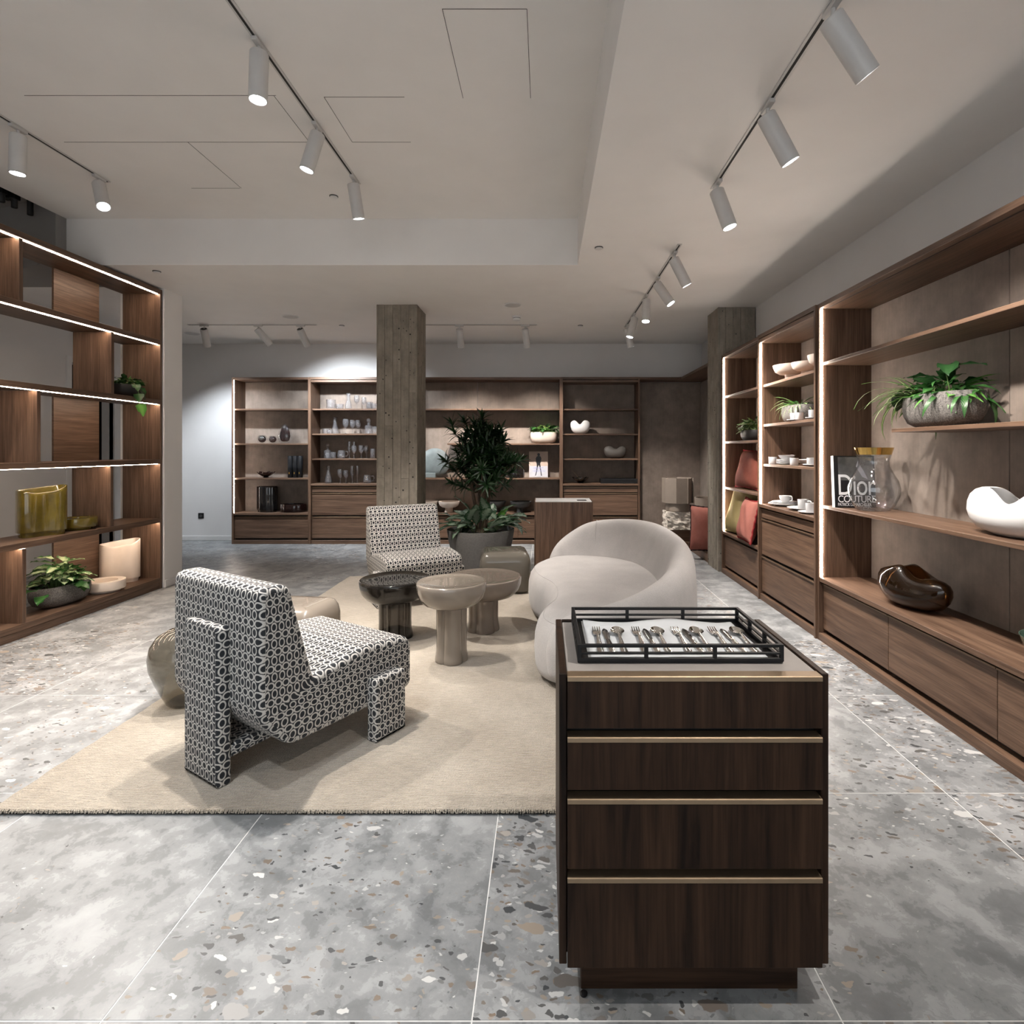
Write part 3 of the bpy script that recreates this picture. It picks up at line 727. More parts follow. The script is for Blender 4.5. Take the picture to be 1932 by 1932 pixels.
# tuft ends along the near edge
mb = MB()
for k in range(420):
    x = -W2 + 2 * W2 * k / 420 + rnd.uniform(-.002, .002); y = -D2 - rnd.uniform(0, .004)
    mb.tube([(x, y + .006, .016), (x + rnd.uniform(-.003, .003), y - .002, .0145), (x + rnd.uniform(-.004, .004), y - .004, .008)], .0028, 5)
tf = mb.build('tufted_edge', 'rug_pile', rg); tf['kind'] = 'stuff'
RUGZ = .0185

# ------------------------------------------------------------------ patterned lounge chairs
def upholstered(profile, w0, w1, r=.022, steps=4, plane='yz'):
    """closed profile (a, z) counter-clockwise swept along the third axis, edges rounded, uv in metres"""
    n = len(profile); rings = []; wv = []
    P = [Vector(p) for p in profile]
    offs = [(r * (1 - sin(k * pi / 2 / steps)), w0 + r * (1 - cos(k * pi / 2 / steps))) for k in range(steps + 1)]
    offs += [(o, w1 - (w - w0)) for o, w in offs[::-1]]
    acc = [0.0]
    for i in range(n): acc.append(acc[-1] + (P[(i + 1) % n] - P[i]).length)
    vs = []; fs = []; uvs = []
    for o, w in offs:
        q = inset2d(P, o)
        for p in q: vs.append((w, p.x, p.y) if plane == 'yz' else (p.x, w, p.y))
    m = len(offs)
    for i in range(m - 1):
        for j in range(n):
            k = (j + 1) % n
            fs.append((i * n + j, i * n + k, (i + 1) * n + k, (i + 1) * n + j))
            a, b2 = acc[j], acc[j + 1]; va, vb = offs[i][1], offs[i + 1][1]
            uvs.append([(va, a), (va, b2), (vb, b2), (vb, a)])
    fs.append(tuple(range(n))[::-1]); uvs.append([(P[j].x, P[j].y) for j in range(n)][::-1])
    fs.append(tuple((m - 1) * n + j for j in range(n))); uvs.append([(P[j].x, P[j].y) for j in range(n)])
    me = bpy.data.meshes.new('upholstery'); me.from_pydata(vs, [], fs)
    uvl = me.uv_layers.new(name='UVMap'); k = 0
    for poly, u in zip(me.polygons, uvs):
        for li, c in zip(poly.loop_indices, u): uvl.data[li].uv = c
    bm = bmesh.new(); bm.from_mesh(me); bmesh.ops.recalc_face_normals(bm, faces=bm.faces); bm.to_mesh(me); bm.free()
    me.shade_smooth(); me.set_sharp_from_angle(angle=radians(50))
    return me
prof = fillet([(.185, .150), (.80, .150), (.872, .165), (.872, .375), (.84, .425), (.58, .445), (.300, .400), (.185, .825), (.055, .825), (.052, .30)],
              [.10, .05, .05, .05, .06, .3, .015, .055, .045, .16], 6)
body_me = upholstered(prof, -.345, .345, .024)
rl = fillet([(-.135, 0), (.135, 0), (.135, .655), (-.135, .655)], [.006, .006, .03, .03], 5)     # rear leg, face across the chair
rear_me = upholstered(rl, .0, .060, .014, plane='xz')
sl = fillet([(.585, 0), (.775, 0), (.775, .295), (.585, .295)], [.006, .006, .022, .022], 5)
side_r = upholstered(sl, .340, .405, .014); side_l = upholstered(sl, -.405, -.340, .014)
spine_me = upholstered(fillet([(.05, .10), (.55, .118), (.55, .155), (.05, .155)], .01, 3), -.13, .13, .01)
def chair(label, loc, rotz):
    t = thing('lounge_chair', label, 'chair', (*loc, RUGZ), rotz, 'black and white ring-patterned lounge chairs')
    obj('seat_shell', body_me, 'ring_fabric', t); obj('leg', rear_me, 'ring_fabric', t)
    obj('leg', side_r, 'ring_fabric', t); obj('leg', side_l, 'ring_fabric', t); obj('underframe', spine_me, 'ring_fabric', t)
    mb = MB(); pts = [(.3465, y, z) for y, z in inset2d(prof, .012)]
    return t
chair('near black and white patterned lounge chair seen from behind', (-1.445, 2.335), radians(-32))
chair('far black and white patterned lounge chair facing the viewer', (-1.49, 5.70), radians(-150))

# ------------------------------------------------------------------ curved sofa
sf = thing('curved_sofa', 'cream boucle kidney-shaped sofa with sweeping low back', 'sofa', (.5, 4.3, RUGZ))
ctrl = [(-.05, 5.12), (-.14, 4.85), (-.10, 4.52), (.02, 4.20), (.03, 3.85), (-.05, 3.58), (-.055, 3.34), (.06, 3.17), (.32, 3.10), (.62, 3.20), (.86, 3.50),
        (1.02, 3.95), (1.06, 4.45), (.98, 4.92), (.75, 5.24), (.42, 5.36), (.12, 5.30)]
out = [Vector((x - .5, y - 4.3)) for x, y in ctrl]
out = smooth_closed(out, 6)
area = sum(a.x * b.y - b.x * a.y for a, b in zip(out, out[1:] + out[:1]))
if area < 0: out = out[::-1]
def ringat(o, z): return [(p.x, p.y, z) for p in inset2d(out, o)]
rings = [ringat(.05, .03), ringat(.02, .045), ringat(.006, .09), ringat(.0, .18), ringat(.004, .26), ringat(.02, .32), ringat(.05, .362), ringat(.095, .388), ringat(.15, .398)]
mb = MB().loft(rings); mb.build('seat', 'sofa_fabric', sf, angle=80)
MB().tube(ringat(.055, .3665), .0028, 6, closed=True).build('seat_seam', 'sofa_fabric', sf)
MB().loft([ringat(.10, .002), ringat(.10, .03)]).build('base', 'black_card', sf)
# back: path follows the outer rim, height grows towards the far right
bp = [(-.03, 5.20, .40), (.10, 5.33, .52), (.40, 5.40, .68), (.74, 5.28, .735), (1.0, 4.95, .745), (1.09, 4.45, .72), (1.05, 3.95, .685), (.89, 3.50, .625), (.64, 3.19, .565), (.33, 3.075, .495), (.06, 3.14, .425), (-.04, 3.30, .36)]
path = smooth_open([Vector((x - .5, y - 4.3, h)) for x, y, h in bp], 6)
rings = []; m = len(path)
for i, p in enumerate(path):
    a = path[max(0, i - 1)]; b = path[min(m - 1, i + 1)]; tdir = Vector((b.x - a.x, b.y - a.y)).normalized(); nrm = Vector((-tdir.y, tdir.x))
    if nrm.dot(Vector((p.x, p.y)) - Vector((.0, 0))) < 0: nrm = -nrm
    e = min(i, m - 1 - i) / 9.0; k = 1 if e >= 1 else sqrt(max(0, 1 - (1 - e) ** 2)) * .97 + .03
    H = p.z; th = .12 + .05 * (H - .4) / .35
    sec = [(.0, .05), (.022, .12), (.028, .25), (.022, H - .14), (.0, H - .05), (-.045, H - .008), (-.085, H), (-.13, H - .02), (-.165, H - .075), (-.22, max(.30, H - .26)), (-.285, .30), (-.29, .12), (-.24, .05)]
    c0 = -.13; rings.append([(p.x + nrm.x * (c0 + (o - c0) * k), p.y + nrm.y * (c0 + (o - c0) * k), z if k == 1 else .05 + (z - .05) * (.62 + .38 * k)) for o, z in sec])
mbk = MB().loft(rings)
MB().tube([Vector(p) * 1.0 + Vector((0, 0, .0015)) for p in rings[14][5:10]], .0022, 6).build('back_seam', 'sofa_fabric', sf)
bo = mbk.build('backrest', 'sofa_fabric', sf, angle=80); md = bo.modifiers.new('smooth', 'SUBSURF'); md.levels = 1; md.render_levels = 2

# ------------------------------------------------------------------ glass tables and stools
def lobes(k, amp, n=48):
    return lambda t, z: 1 - amp + amp * abs(cos(k * t / 2)) ** .6 * 1.0
def table(label, x, y, r, h, bowl, stem_r, mat, mat2=None, rot=0.3):
    t = thing('glass_side_table', label, 'side table', (x, y, RUGZ), rot, 'cast glass side tables with lobed stems')
    zb = h - bowl
    p = [(stem_r * .9, zb), (r * .60, zb + .006), (r * .80, zb + bowl * .16), (r * .93, zb + bowl * .40), (r * .985, zb + bowl * .65), (r, zb + bowl * .85), (r * .995, h - .008), (r * .975, h - .001),
         (r * .94, h), (r * .90, h - .003), (r * .5, h - .004), (.004, h - .004)]
    MB().lathe(p, 56).build('top', mat, t, angle=50)
    w = lobes(4, .20)
    MB().lathe([(stem_r * 1.06, 0), (stem_r * 1.08, .008), (stem_r * 1.06, .03), (stem_r, .07), (stem_r * .985, zb * .5), (stem_r, zb - .004)], 64, wob=w).build('stem', mat2 or mat, t, angle=60)
    MB().lathe([(stem_r * .97, .009), (stem_r * .96, .05), (stem_r * .8, .06)], 64, wob=w).build('glass_foot', mat, t, angle=60)
table('dark smoke glass side table in front of the far chair', -1.10, 4.10, .255, .437, .165, .118, 'smoke_glass')
table('tall milky beige glass side table nearest the viewer', -.612, 3.66, .228, .520, .165, .100, 'milk_beige_glass')
table('wide milky taupe glass side table beside the sofa', -.47, 4.27, .29, .415, .165, .115, 'milk_taupe_glass')
def rounded_cube(label, x, y, w, d, h, mat, rz, r=.09):
    t = thing('glass_stool', label, 'stool', (x, y, RUGZ), rz, 'rounded cast glass stools')
    pl = fillet([(-w / 2, -d / 2), (w / 2, -d / 2), (w / 2, d / 2), (-w / 2, d / 2)], r, 6)
    rings = []
    for o, z in ((.07, .0), (.03, .006), (.008, .03), (.0, .09), (-.004, h * .5), (.0, h - .10), (.012, h - .05), (.035, h - .018), (.07, h - .003), (.12, h)):
        q = inset2d(pl, o) if o < .08 else [Vector(p) * (1 - o / (w / 2)) for p in pl]
        rings.append([(p.x, p.y, z) for p in q])
    MB().loft(rings).build('shell', mat, t, angle=60)
    rr = [[(p.x, p.y, z) for p in (Vector(p) * k for p in pl)] for k, z in ((.80, .004), (.82, .012), (.7, .02))]
    MB().loft(rr).build('foot_ring', 'black_card', t)
rounded_cube('taupe glass cube stool between the planter and the sofa', -.40, 5.52, .49, .46, .40, 'grey_olive_glass', .12)
rounded_cube('beige glass cube stool half hidden behind the near chair', -1.62, 3.62, .46, .42, .395, 'milk_beige_glass', -.15)
t = thing('glass_stool', 'smoky olive pebble-shaped glass stool peeking out behind the near chair', 'stool', (-1.955, 3.07, RUGZ), 0, 'rounded cast glass stools')
MB().lathe([(.085, 0), (.11, .008), (.135, .06), (.165, .13), (.19, .20), (.196, .26), (.185, .32), (.155, .365), (.11, .392), (.05, .402), (.003, .404)], 48).build('shell', 'smoke_olive_glass', t, angle=70)
MB().lathe([(.08, .002), (.095, .012), (.05, .02)], 32).build('foot_ring', 'black_card', t)

# ------------------------------------------------------------------ cutlery tray on the drawer cabinet
CT = .8335
tr = thing('serving_tray', 'black metal railed tray on the drawer cabinet', 'tray', (.360, 1.652, CT))
hw, hd, hh = .273, .172, .050; q = .005
B('tray_base', 'black_metal', tr, -hw, hw, -hd, hd, 0, .005, b=.001)
for sy in (-1, 1):
    for z0, z1 in ((.005, .0135), (.0235, .0285), (.042, .050)): B('rail', 'black_metal', tr, -hw, hw, sy * hd - q, sy * hd + q, z0, z1, b=.0008)
    for x in (-hw + q, -hw / 3, hw / 3, hw - q): B('post', 'black_metal', tr, x - q * 1.01, x + q * 1.01, sy * hd - q * .98, sy * hd + q * .98, .005, .0495, b=.0008)
for sx in (-1, 1):
    for z0, z1 in ((.005, .0135), (.0235, .0285), (.042, .050)): B('rail', 'black_metal', tr, sx * (hw - q) - q, sx * (hw - q) + q, -hd + q, hd - q, z0, z1, b=.0008)
    for y in (-hd / 3, hd / 3): B('post', 'black_metal', tr, sx * (hw - q) - q * .98, sx * (hw - q) + q * .98, y - q, y + q, .005, .0495, b=.0008)
nk = thing('linen_napkin', 'folded white linen napkin lying in the black tray', 'napkin', (.360, 1.652, CT + .0055))
def cloth(w, d, z, seed, amp=.004):
    rnd = random.Random(seed); n = 30; vs = []
    for j in range(n + 1):
        for i in range(n + 1):
            u, v = i / n - .5, j / n - .5
            e = max(0, (v - .30)) * amp * 14 * (.5 + .5 * sin(u * 9 + 1)) + .0006 * sin(u * 31 + v * 9)
            vs.append((u * w, v * d + .002 * sin(u * 12), z + e))
    fs = [(j * (n + 1) + i, j * (n + 1) + i + 1, (j + 1) * (n + 1) + i + 1, (j + 1) * (n + 1) + i) for j in range(n) for i in range(n)]
    return MB().add(vs, fs)
m = cloth(.475, .30, .0012, 1).build('upper_fold', 'linen', nk, angle=80); sd = m.modifiers.new('thick', 'SOLIDIFY'); sd.thickness = .0012; sd.offset = -1
m = cloth(.485, .308, .0002, 2, .002).build('lower_fold', 'linen', nk, angle=80); m.location.z = -.0001; m.modifiers.new('thick', 'SOLIDIFY').thickness = .0006
MB().box(-.225, .225, .118, .1186, .0030, .0034).build('hem_stitch', 'linen', nk, False)

def slab(outline, z0, zf, bend):
    """thin flat shape; outline is left/right half-widths along y; bend(y) lifts it"""
    rings = []
    for y, w in outline:
        z = bend(y); th = zf(y)
        rings.append([(-w, y, z + th), (-w * .5, y, z + th * 1.5), (0, y, z + th * 1.65), (w * .5, y, z + th * 1.5), (w, y, z + th), (w, y, z), (0, y, z - th * .3), (-w, y, z)])
    return MB().loft(rings)
def handle_pts(y0, y1, w0=.0035, w1=.0095):
    return [(y0, w1 * .55), (y0 + .004, w1 * .9), (y0 + .02, w1), (y0 + .05, w1 * .8), (y1 - .02, w0 * 1.1), (y1, w0)]
bend = lambda y: .0022 + .010 * max(0, 1 - ((y - .028) / .05) ** 2) * (1 if abs(y - .028) < .05 else 0)
th = lambda y: .0016
def make_spoon():
    h = slab(handle_pts(-.105, .035), 0, th, bend).mesh('handle')
    rings = []
    for k in range(9):
        rr = 1 - .999 * (k / 8) ** 1.2; z = .0115 - .0105 * (1 - rr * rr)
        rings.append([(.0205 * rr * cos(a) * (1 - .18 * sin(a)), .067 + .0335 * rr * sin(a), z) for a in [2 * pi * j / 28 for j in range(28)]])
    mb = MB().loft(rings, False, True)
    return h, mb.mesh('bowl', angle=80)
def make_fork():
    h = slab(handle_pts(-.105, .035), 0, th, bend).mesh('handle'); mb = MB()
    pal = [(.033, .0038), (.042, .0095), (.055, .0118), (.062, .0118)]
    mb2 = slab(pal, 0, th, lambda y: .0055 - .004 * sin((y - .033) / .03 * pi)); mb.add(mb2.v, mb2.f)
    for i in range(4):
        x = -.0102 + i * .0068; mb.tube([(x, .060, .0035), (x, .078, .0045), (x, .100, .009)], [.0021, .0020, .0012], 6)
    return h, mb.mesh('tines', angle=50)
def make_knife():
    h = slab([(-.105, .004), (-.10, .0075), (-.06, .0085), (-.01, .0068), (.0, .0060)], 0, lambda y: .0045, lambda y: .001).mesh('handle')
    b = slab([(0, .0058), (.02, .0085), (.06, .0092), (.085, .0085), (.098, .0045), (.103, .0012)], 0, lambda y: .0009, lambda y: .003).mesh('blade')
    return h, b
SP, FK, KN = make_spoon(), make_fork(), make_knife()
def cutlery(kind, label, x, y, parts, names, rz):
    t = thing(kind, label, kind, (x, y, CT + .0085), rz, 'silver cutlery laid out in the tray')
    for me, nm in zip(parts, names): obj(nm, me, 'silver', t)
ordn = ('leftmost', 'second', 'third', 'rightmost')
for i in range(4):
    cutlery('fork', f'{ordn[i]} silver fork on the napkin in the tray', (.156, .277, .398, .512)[i], 1.628, FK, ('handle', 'tines'), -.02)
    cutlery('knife', f'{ordn[i]} silver knife on the napkin in the tray', (.184, .308, .428, .546)[i], 1.622, KN, ('handle', 'blade'), .01)
    cutlery('spoon', f'{ordn[i]} silver spoon on the napkin in the tray', (.219, .340, .458, .580)[i], 1.624, SP, ('handle', 'bowl'), .0)
# ------------------------------------------------------------------ plants
def leaf_mesh(kind, Ln, Wd, curl=.3, fold=.25, seg=7):
    """leaf along +y from the origin, drooping by curl, folded along the midrib; uv u across, v along"""
    vs, fs, uvs = [], [], []
    ang = 0; y = z = 0.0
    for i in range(seg + 1):
        t = i / seg
        if kind == 'strap': w = Wd * min(1, t * 5 + .45) * (1 - t ** 3.5)
        elif kind == 'lance': w = Wd * (sin(pi * min(1, t ** .75)) ** .85 if 0 < t < 1 else 0)
        elif kind == 'heart': w = Wd * (1.0 * sin(pi * t ** .52) ** .8 if 0 < t < 1 else 0)
        else: w = Wd * (sin(pi * t ** .85) ** .75 if 0 < t < 1 else 0)
        w = max(w, .0012) / 2
        wav = .08 * Wd * sin(i * 2.1)
        vs += [(-w, y, z + w * fold + wav), (-w * .5, y, z + w * fold * .35), (0, y, z), (w * .5, y, z + w * fold * .35), (w, y, z + w * fold - wav)]
        ang -= curl / seg; y += cos(ang) * Ln / seg; z += sin(ang) * Ln / seg
    for i in range(seg):
        for j in range(4):
            a = i * 5 + j; fs.append((a, a + 1, a + 6, a + 5)); u0, u1 = j / 4, (j + 1) / 4; v0, v1 = i / seg, (i + 1) / seg
            uvs += [(u0, v0), (u1, v0), (u1, v1), (u0, v1)]
    me = bpy.data.meshes.new('leaf'); me.from_pydata(vs, [], fs); uvl = me.uv_layers.new(name='UVMap')
    for li, c in enumerate(uvs): uvl.data[li].uv = c
    me.shade_smooth(); return me
LEAF = {}
def leafset(key, kind, mat, sizes, curls, fold=.25):
    LEAF[key] = []
    for Ln, Wd in sizes:
        for c in curls:
            me = leaf_mesh(kind, Ln, Wd, c, fold); me.materials.append(MATS[mat]); LEAF[key].append(me)
leafset('broad_dark', 'oval', 'leaf_dark', [(.14, .075), (.11, .06)], (.5, .9))
leafset('broad_mid', 'oval', 'leaf_mid', [(.12, .065), (.09, .05)], (.4, .9))
leafset('heart_mid', 'heart', 'leaf_mid', [(.10, .085), (.075, .065)], (.4, .8))
leafset('heart_bright', 'heart', 'leaf_bright', [(.10, .08), (.08, .065)], (.4, .8))
leafset('varieg', 'heart', 'leaf_variegated', [(.13, .085), (.10, .065)], (.4, .8))
leafset('silver', 'oval', 'leaf_silver', [(.30, .115), (.25, .10), (.21, .09)], (.3, .8, 1.3))
leafset('spider', 'strap', 'leaf_spider', [(.32, .022), (.26, .019), (.22, .017)], (1.0, 1.7, 2.3))
leafset('fern', 'lance', 'leaf_bright', [(.17, .022), (.13, .018)], (.6, 1.2))
leafset('wavy', 'strap', 'leaf_mid', [(.20, .034), (.16, .03)], (.8, 1.6))
leafset('lime', 'heart', 'leaf_lime', [(.08, .06), (.06, .05)], (.4, .9))
def put_leaf(parent, me, base, az, tilt, roll=0, name='leaf', sc=1.0):
    o = bpy.data.objects.new(name, me); COL.objects.link(o); o.parent = parent
    o.rotation_euler = Euler((tilt, roll, az), 'XYZ'); o.rotation_mode = 'XYZ'; o.location = base; o.scale = (sc, sc, sc)
    return o
def foliage(t, rnd, keys, n, a, b, z0, tilt=(.2, 1.1), reach=.0, up=(.0, .06), azr=None, sc=(.8, 1.1)):
    """n leaves rooted over an ellipse a x b at height z0, leaning outwards, with stems"""
    stems = MB()
    for i in range(n):
        az = rnd.uniform(0, 2 * pi) if azr is None else rnd.uniform(*azr); rr = sqrt(rnd.random()); x, y = a * rr * cos(az) * .8, b * rr * sin(az) * .8
        key = keys[i % len(keys)]; me = rnd.choice(LEAF[key]); tl = rnd.uniform(*tilt) * (1.15 - .5 * rr)
        h = rnd.uniform(*up) * (1.2 - .6 * rr); tip = (x + reach * cos(az) * rnd.random(), y + reach * sin(az) * rnd.random(), z0 + h)
        if h > .012: stems.tube([(x * .7, y * .7, z0 - .02), ((x * .7 + tip[0]) / 2, (y * .7 + tip[1]) / 2, z0 + h * .6), tip], [.0028, .0024, .0018], 5)
        put_leaf(t, me, tip, az - pi / 2 + rnd.uniform(-.5, .5), tl, rnd.uniform(-.4, .4), sc=rnd.uniform(*sc))
    if stems.v: stems.build('stems', 'stem_green', t)
def bowl_pot(t, Lx, Ly, h, mat, name='pot'):
    """long oval bowl, x is the long axis"""
    p = [(.42, 0), (.62, .02), (.86, .16), (.97, .40), (1.0, .62), (.985, .85), (.95, 1.0), (.90, .985), (.93, .82), (.90, .6)]
    rings = []
    for r, z in p:
        ring = []
        for j in range(48):
            a = 2 * pi * j / 48; c, s_ = cos(a), sin(a); e = 2.6
            ring.append((Lx / 2 * r * math.copysign(abs(c) ** (2 / e), c) * (1 + .12 * (1 - r)), Ly / 2 * r * math.copysign(abs(s_) ** (2 / e), s_), z * h))
        rings.append(ring)
    MB().loft(rings).build(name, mat, t, angle=60)
    MB().lathe([(.40, h * .80), (.88, h * .80), (.88, h * .82), (.3, h * .86)], 40, sx=Lx / 2, sy=Ly / 2).build('soil', 'soil', t)

# tree in the big planter
t = thing('potted_tree', 'tall dark green indoor tree in a grey concrete planter', 'plant', (-.776, 6.76, 0))
MB().lathe([(.29, 0), (.315, .01), (.345, .12), (.385, .30), (.405, .425), (.405, .44), (.385, .442), (.375, .43), (.36, .38)], 56).build('planter', 'planter_concrete', t, angle=50)
MB().lathe([(.362, .385), (.30, .395), (.1, .40)], 40).build('soil', 'soil', t)
rnd = random.Random(11); tk = MB(); ros = []
trunks = [((-.05, .02), (-.10, .05)), ((.0, -.03), (.02, -.04)), ((.05, .04), (.09, .06)), ((.03, -.06), (.06, -.1)), ((-.02, .07), (-.03, .1))]
for k, ((x0, y0), (x1, y1)) in enumerate(trunks):
    top = 1.0 + .06 * (k % 3)
    tk.tube([(x0, y0, .38), (x0 * 1.2 + .01, y0, .6), (x1, y1, .85), (x1 * 1.2, y1 * 1.2, top)], [.026, .022, .019, .016], 8)
    for _ in range(6):
        az = rnd.uniform(0, 2 * pi); el = rnd.uniform(-.25, 1.2); ln = rnd.uniform(.22, .44)
        st = Vector((x1 * 1.1, y1 * 1.1, rnd.uniform(.86, top))); mid = st + Vector((cos(az) * cos(el), sin(az) * cos(el), sin(el) * .8 + .25)) * ln * .5
        en = st + Vector((cos(az) * cos(el), sin(az) * cos(el), sin(el) + .25)) * ln
        tk.tube([st, mid, en], [.011, .009, .006], 6); ros.append(en)
tk.build('trunks', 'bark', t)
for _ in range(105):
    for _t in range(50):
        u = Vector((rnd.uniform(-1, 1), rnd.uniform(-1, 1), rnd.uniform(-1, 1)))
        if u.length < 1: break
    w = .36 * (1.0 if u.z < .2 else 1 - .35 * u.z); ros.append(Vector((u.x * w + .02, u.y * w, 1.36 + u.z * .38)))
ros += [Vector((-.34, -.05, 1.70)), Vector((-.20, .0, 1.74)), (Vector((.02, -.05, 1.78))), Vector((-.30, -.1, 1.60)), Vector((.34, -.1, 1.28)), Vector((.36, 0, 1.12)), Vector((-.32, -.1, 1.0)), Vector((-.2, -.12, .96)), Vector((.1, -.15, .98)), Vector((.24, -.05, 1.62))]
fv, ff, fuv = [], [], []
def add_leaf(mat4, Ln, Wd, curl):
    me = None; ang = 0; y = z = 0; o = len(fv); seg = 4
    for i in range(seg + 1):
        tt = i / seg; w = max(.0015, Wd * sin(pi * (.12 + .88 * tt) ** .8) ** .8 if tt < 1 else 0) / 2
        for p in ((-w, y, z + w * .5), (0, y, z), (w, y, z + w * .5)): fv.append(mat4 @ Vector(p))
        ang -= curl / seg; y += cos(ang) * Ln / seg; z += sin(ang) * Ln / seg
    for i in range(seg):
        for j in range(2):
            a = o + i * 3 + j; ff.append((a, a + 1, a + 4, a + 3)); fuv.extend([(j / 2, i / seg), ((j + 1) / 2, i / seg), ((j + 1) / 2, (i + 1) / seg), (j / 2, (i + 1) / seg)])
for c in ros:
    ax = Vector((c.x, c.y, (c.z - 1.1) * .8 + .25)).normalized(); q = Vector((0, 0, 1)).rotation_difference(ax)
    for k in range(15):
        az = k * 2.4 + rnd.uniform(-.2, .2); tl = radians(12 + 78 * ((k + .5) / 15))
        M4 = Matrix.Translation(c - ax * .05 * (k / 15)) @ q.to_matrix().to_4x4() @ Matrix.Rotation(az, 4, 'Z') @ Matrix.Rotation(pi / 2 - tl, 4, 'X')
        add_leaf(M4, rnd.uniform(.12, .185), rnd.uniform(.022, .032), rnd.uniform(.2, .9))
me = bpy.data.meshes.new('foliage'); me.from_pydata(fv, [], ff); uvl = me.uv_layers.new(name='UVMap')
for li, c in enumerate(fuv): uvl.data[li].uv = c
me.shade_smooth(); fo = obj('foliage', me, 'leaf_dark', t); fo['kind'] = 'stuff'
ut = thing('foliage_plant', 'broad silver-green leafy plant at the foot of the tree', 'plant', (-.776, 6.76, .395))
foliage(ut, rnd, ['silver'], 34, .32, .28, .03, (.25, 1.2), .12, (.04, .18), sc=(1.0, 1.4))
for az, tl, x, y, h in ((-1.9, .35, -.27, -.16, .10), (-1.5, .12, -.2, -.2, .12), (1.7, .2, .22, -.15, .10), (2.0, .3, .28, -.1, .16), (.1, 1.35, -.04, -.10, .10), (-.25, 1.45, .08, -.08, .16), (.5, 1.1, -.14, -.1, .12), (-2.6, .1, -.05, -.27, .08), (2.9, .2, .08, -.28, .06)):
    put_leaf(ut, LEAF['silver'][1], (x, y, h), az + pi, tl, 0, sc=1.2)
put_leaf(ut, LEAF['heart_bright'][0], (.24, -.1, .18), -1.0, 1.2, .3, sc=1.5)

def planter(label, loc, rotz, Lx, Ly, h, mat, seed, sets, potname='pot'):
    t = thing('planter_bowl', label, 'plant', loc, rotz, 'planted oval bowls on the shelves'); bowl_pot(t, Lx, Ly, h, mat, potname); r = random.Random(seed)
    for s_ in sets:
        d = dict(keys=['broad_mid'], n=10, a=Lx * .42, b=Ly * .36, z0=h * .86, tilt=(.2, 1.0)); d.update(s_); foliage(t, r, **d)
    return t
# right wall: long bowl on the short shelf
t = planter('speckled grey oval bowl with spider plant on the short right shelf', (2.21, 3.10, 1.5225), pi / 2, .52, .25, .185, 'stone_grey_pot', 4,
        [dict(keys=['fern', 'broad_mid', 'wavy'], n=60, tilt=(-.1, .9), up=(.01, .09)), dict(keys=['broad_dark'], n=10, tilt=(.2, .8), up=(.08, .15)), dict(keys=['fern', 'heart_bright'], n=26, tilt=(-.6, .4), up=(.0, .04), reach=.05)])
r = random.Random(9)
for i in range(52): put_leaf(t, r.choice(LEAF['spider']), (r.uniform(.10, .22), r.uniform(-.05, .07), .175), -pi / 2 + r.uniform(-1.0, 1.5), r.uniform(.3, 1.2), sc=r.uniform(.9, 1.2))
for i in range(9): put_leaf(t, r.choice(LEAF['wavy']), (-r.uniform(.12, .22), r.uniform(-.06, .06), .17), pi / 2 + r.uniform(-1.3, .9), r.uniform(-.2, .5), sc=r.uniform(.9, 1.3))
for az, tl, x, y, h, k in ((1.2, .35, -.04, .02, .28, 0), (-1.3, .5, -.02, .02, .26, 0), (-2.4, .2, .05, .08, .24, 0), (2.2, .3, -.10, .06, .31, 0), (.9, .1, -.12, .05, .33, 1), (-1.9, -.2, .16, .10, .20, 0)):
    put_leaf(t, LEAF['broad_dark'][k], (x, y, h), az, tl, .1, sc=1.35)
mb = MB(); mb.tube([(-.02, 0, .15), (-.03, .01, .25), (-.04, .02, .28)], .003, 6); mb.tube([(-.1, .02, .15), (-.11, .05, .25), (-.1, .06, .32)], .003, 6); mb.build('stems', 'stem_green', t)
# unit with tableware
t = planter('grey bowl with trailing spider plant among the white tableware', (2.25, 4.93, 1.636), pi / 2, .44, .23, .15, 'stone_grey_pot', 14,
        [dict(keys=['spider'], n=46, a=.16, b=.07, tilt=(.1, 1.3), up=(0, .04), sc=(.6, .85)), dict(keys=['broad_mid', 'heart_mid', 'fern'], n=24, tilt=(.2, .8), sc=(.5, .7))])
planter('dark bowl with pale green plant on the cushion unit shelf', (2.22, 5.93, 1.491), pi / 2, .40, .22, .115, 'dark_ceramic', 24,
        [dict(keys=['lime', 'varieg'], n=48, tilt=(-.2, 1.0), up=(.02, .13), sc=(.8, 1.1)), dict(keys=['spider'], n=12, tilt=(.5, 1.1), sc=(.5, .6))])
# back wall bowl
planter('cream bowl with green plants on the short back shelf', (-.02, 8.42, 1.491), 0, .40, .22, .17, 'sand_ceramic', 34,
        [dict(keys=['broad_mid', 'heart_bright', 'broad_dark'], n=52, tilt=(-.4, .9), up=(.02, .12), reach=.04), dict(keys=['lime'], n=22, a=.12, b=.06, tilt=(-.1, .8), up=(.04, .12))])
